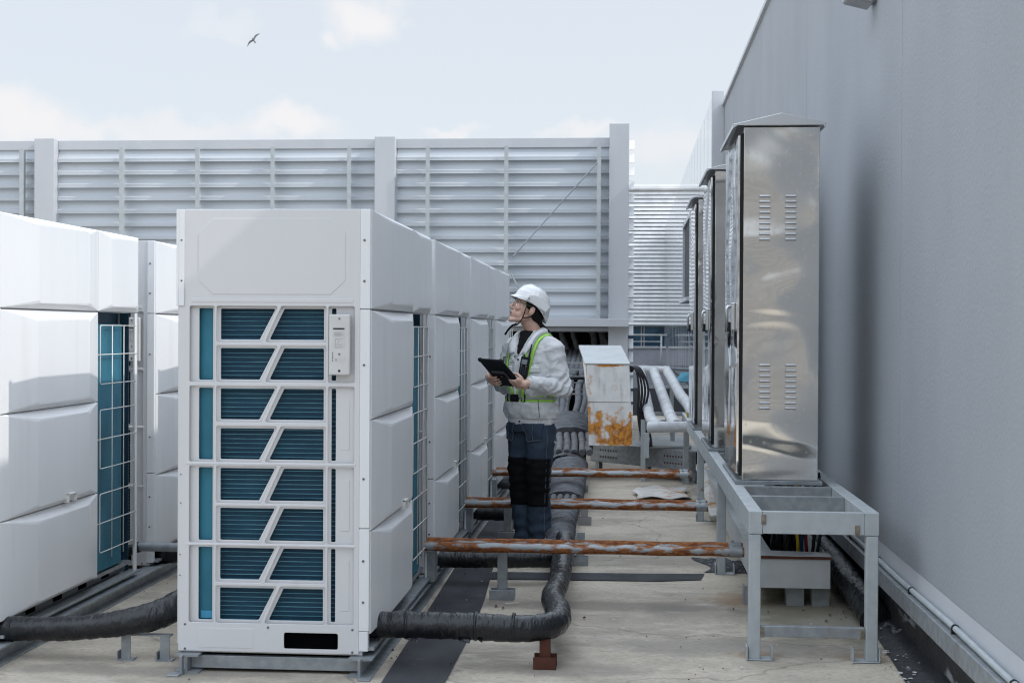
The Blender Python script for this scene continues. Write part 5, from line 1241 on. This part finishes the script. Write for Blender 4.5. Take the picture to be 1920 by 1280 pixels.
# --- trousers
legs = [('loft', [(.78, .160, .120, .0, 0), (.83, .162, .118, 0, 0), (.88, .152, .108, 0, 0), (.92, .14, .10, 0, 0)], .95),
        ('cap', [(.078, .0, .80), (.080, -.005, .66), (.075, -.02, .48), (.070, .0, .28), (.066, .012, .12), (.066, .012, .07)], (.098, .091, .077, .073, .070, .068)),
        ('cap', [(-.078, .0, .80), (-.080, -.005, .66), (-.075, -.02, .48), (-.066, .0, .28), (-.060, .012, .12), (-.060, .012, .07)], (.098, .091, .077, .073, .070, .068))]
tr_ = blob(legs, .0065, 5)
def tf(co):
    z = co.z; d = .004*noise.noise(co*9)
    nn = noise.noise(Vector((co.x*8+7, co.y*8, z*13))); d += .006*(1-abs(nn)*2.4)-.002
    if z < .34: d += .009*math.sin(z*85+4*noise.noise(Vector((co.x*9, co.y*9, 3))))*(1-z/.34)
    if .36 < z < .60: d += .004*math.sin(z*110+3*noise.noise(co*8))
    return d
crease(tr_, tf); tr_ = finish(tr_, 'trousers', 'navy_cloth', pe)
TBv = bvh(tr_)
for sx in (1, -1):
    # knee pads wrap the front half of each leg
    vs = []; fs = []; na, nz_ = 20, 22; cx = sx*.075
    for i in range(nz_+1):
        z = .315+.300*i/nz_
        for j in range(na+1):
            a = R(-90-98+196*j/na); c0_ = Vector((cx if sx > 0 else cx+.002, -.012, z)); d_ = Vector((math.cos(a), math.sin(a), 0))
            # shoot from inside outwards, stop at the cloth
            h_ = TBv.ray_cast(c0_, d_); p = h_[0] if h_[0] and (h_[0]-c0_).length < .12 else c0_+d_*.078
            vs += [p+d_*.0045, p-d_*.003]
    w_ = (na+1)*2
    for i in range(nz_):
        for j in range(na):
            a = i*w_+j*2; fs += [(a, a+2, a+2+w_, a+w_), (a+1, a+1+w_, a+3+w_, a+3)]
        fs += [(i*w_, (i+1)*w_, (i+1)*w_+1, i*w_+1), (i*w_+w_-2, i*w_+w_-1, (i+1)*w_+w_-1, (i+1)*w_+w_-2)]
    for j in range(na): fs += [(j*2, j*2+1, j*2+3, j*2+2), (nz_*w_+j*2, nz_*w_+j*2+2, nz_*w_+j*2+3, nz_*w_+j*2+1)]
    MB().add(vs, fs).build('knee_pad', 'pad_black', tr_, smooth=True)
    q = [(sx*.035, .835), (sx*.150, .835), (sx*.150, .735), (sx*.065, .720)]
    patch('holster_pocket', q, 'navy_cloth', tr_, .006, 10, 8, .003, B=TBv)
    for a, c in ((0, 3), (3, 2)):
        A_, C_ = Vector(q[a]), Vector(q[c])
        band('pocket_piping', [front(*(A_.lerp(C_, t)), B=TBv)+Vector((0, -.009, 0)) for t in (0, .25, .5, .75, 1)], .006, .009, 'seam_grey', tr_, B=TBv)
    A_ = Vector((sx*.100, .83)); C_ = Vector((sx*.105, .73)); band('pocket_piping', [front(*(A_.lerp(C_, t)), B=TBv) for t in (0, .5, 1)], .003, .010, 'seam_grey', tr_, B=TBv)
    band('side_seam', [Vector((sx*(.17-.00*k), -.035, .80-.06*k)) for k in range(12)], .004, .0012, 'seam_grey', tr_, B=TBv)
    # boots
    b_ = blob([('cap', [(sx*.064, .03, .045), (sx*.068, -.05, .040), (sx*.075, -.125, .036)], (.042, .044, .038)), ('cap', [(sx*.064, .03, .05), (sx*.066, .02, .13)], (.042, .044))], .006, 3)
    for v in b_.data.vertices: v.co.z = max(v.co.z, .001)
    finish(b_, 'boot', 'boot_black', pe)

for k_ in ('jacket_cloth', 'jacket_trim', 'navy_cloth', 'pad_black', 'under_shirt', 'hair_black', 'case_black', 'strap_black'):
    MATS[k_].node_tree.nodes['Principled BSDF'].inputs['Specular IOR Level'].default_value = .2
# --- tablet in her hands, radio on the harness
def world(o): o.matrix_world = Matrix.Translation((HX, HY, 0)) @ Matrix.Rotation(R(-40), 4, 'Z'); return o
tb = thing('tablet', 'black rugged tablet held in both hands, its back towards us', 'tablet'); world(tb)
def tbox(name, u0_, u1_, v0_, v1_, w0, w1, m_, par, bev):
    vs = [T(u, v, w) for w in (w0, w1) for (u, v) in ((u0_, v0_), (u1_, v0_), (u1_, v1_), (u0_, v1_))]
    return MB().add(vs, [(0,3,2,1),(4,5,6,7),(0,1,5,4),(1,2,6,5),(2,3,7,6),(3,0,4,7)]).build(name, m_, par, bevel=bev, seg=3)
cs_ = tbox('case', 0, TW, 0, TH, -.006, .009, 'case_black', tb, .005)
tbox('screen', .012, TW-.012, .012, TH-.012, -.0075, -.0062, 'facade_glass', cs_, .0005)
tbox('corner_guard', -.003, .022, -.003, .022, -.008, .012, 'case_black', cs_, .004); tbox('corner_guard', TW-.022, TW+.003, -.003, .022, -.008, .012, 'case_black', cs_, .004)
tbox('corner_guard', -.003, .022, TH-.022, TH+.003, -.008, .012, 'case_black', cs_, .004); tbox('corner_guard', TW-.022, TW+.003, TH-.022, TH+.003, -.008, .012, 'case_black', cs_, .004)
hs = tbox('hand_strap', .050, .160, .095, .115, .010, .022, 'case_grey', tb, .004)
tbox('hand_strap', .145, .162, .110, .200, .010, .020, 'case_grey', tb, .004); tbox('strap_tab', .150, .164, .165, .200, .0205, .022, 'strap_orange', tb, .001)
MB().cyl(T(.098, .15, .009), T(.098, .15, .015), .026, 20).build('swivel', 'case_black', tb)
MB().cyl(T(.098, .15, .015), T(.098, .15, .017), .006, 12).build('swivel_button', 'strap_orange', tb)
rd = thing('radio', 'black walkie talkie with keypad and stubby aerial clipped on the chest strap', 'radio'); world(rd)
p = front(.078, 1.20); RO = Vector((.084, p.y-.034, 1.195)); RM = Matrix.Rotation(R(30), 3, 'Z') @ Matrix.Rotation(R(9), 3, 'Y') @ Matrix.Rotation(R(-4), 3, 'X')
def RB(name, x0, x1, y0, y1, z0, z1, m_, par, bev):
    vs = [RO+RM @ Vector((x, y, z)) for z in (z0, z1) for x, y in ((x0, y0), (x1, y0), (x1, y1), (x0, y1))]
    return MB().add(vs, [(0,3,2,1),(4,5,6,7),(0,1,5,4),(1,2,6,5),(2,3,7,6),(3,0,4,7)]).build(name, m_, par, bevel=bev, seg=3)
rb = RB('case', -.028, .028, -.014, .018, -.075, .060, 'case_black', rd, .006)
RB('screen', -.019, .017, -.0155, -.0142, .012, .042, 'radio_screen', rb, .0008)
for i in range(5):
    for j in range(3 if i else 2):
        x = (-.015+j*.014) if i else (-.016+j*.030)
        RB('key', x-.004, x+.004, -.0158, -.0145, -.002-i*.0125, .004-i*.0125, 'case_grey' if i else 'radio_screen', rb, .0006)
MB().tube([RO+RM @ Vector((.020, 0, .058)), RO+RM @ Vector((.020, 0, .075)), RO+RM @ Vector((.022, 0, .145))], lambda i: (.006, .0055, .004)[i], 10).build('antenna', 'case_black', rd, smooth=True)
MB().cyl(RO+RM @ Vector((-.012, 0, .058)), RO+RM @ Vector((-.012, 0, .072)), .006, 10).build('knob', 'case_black', rd)
RB('clip', -.012, .012, .018, .040, -.02, .03, 'case_black', rd, .002)
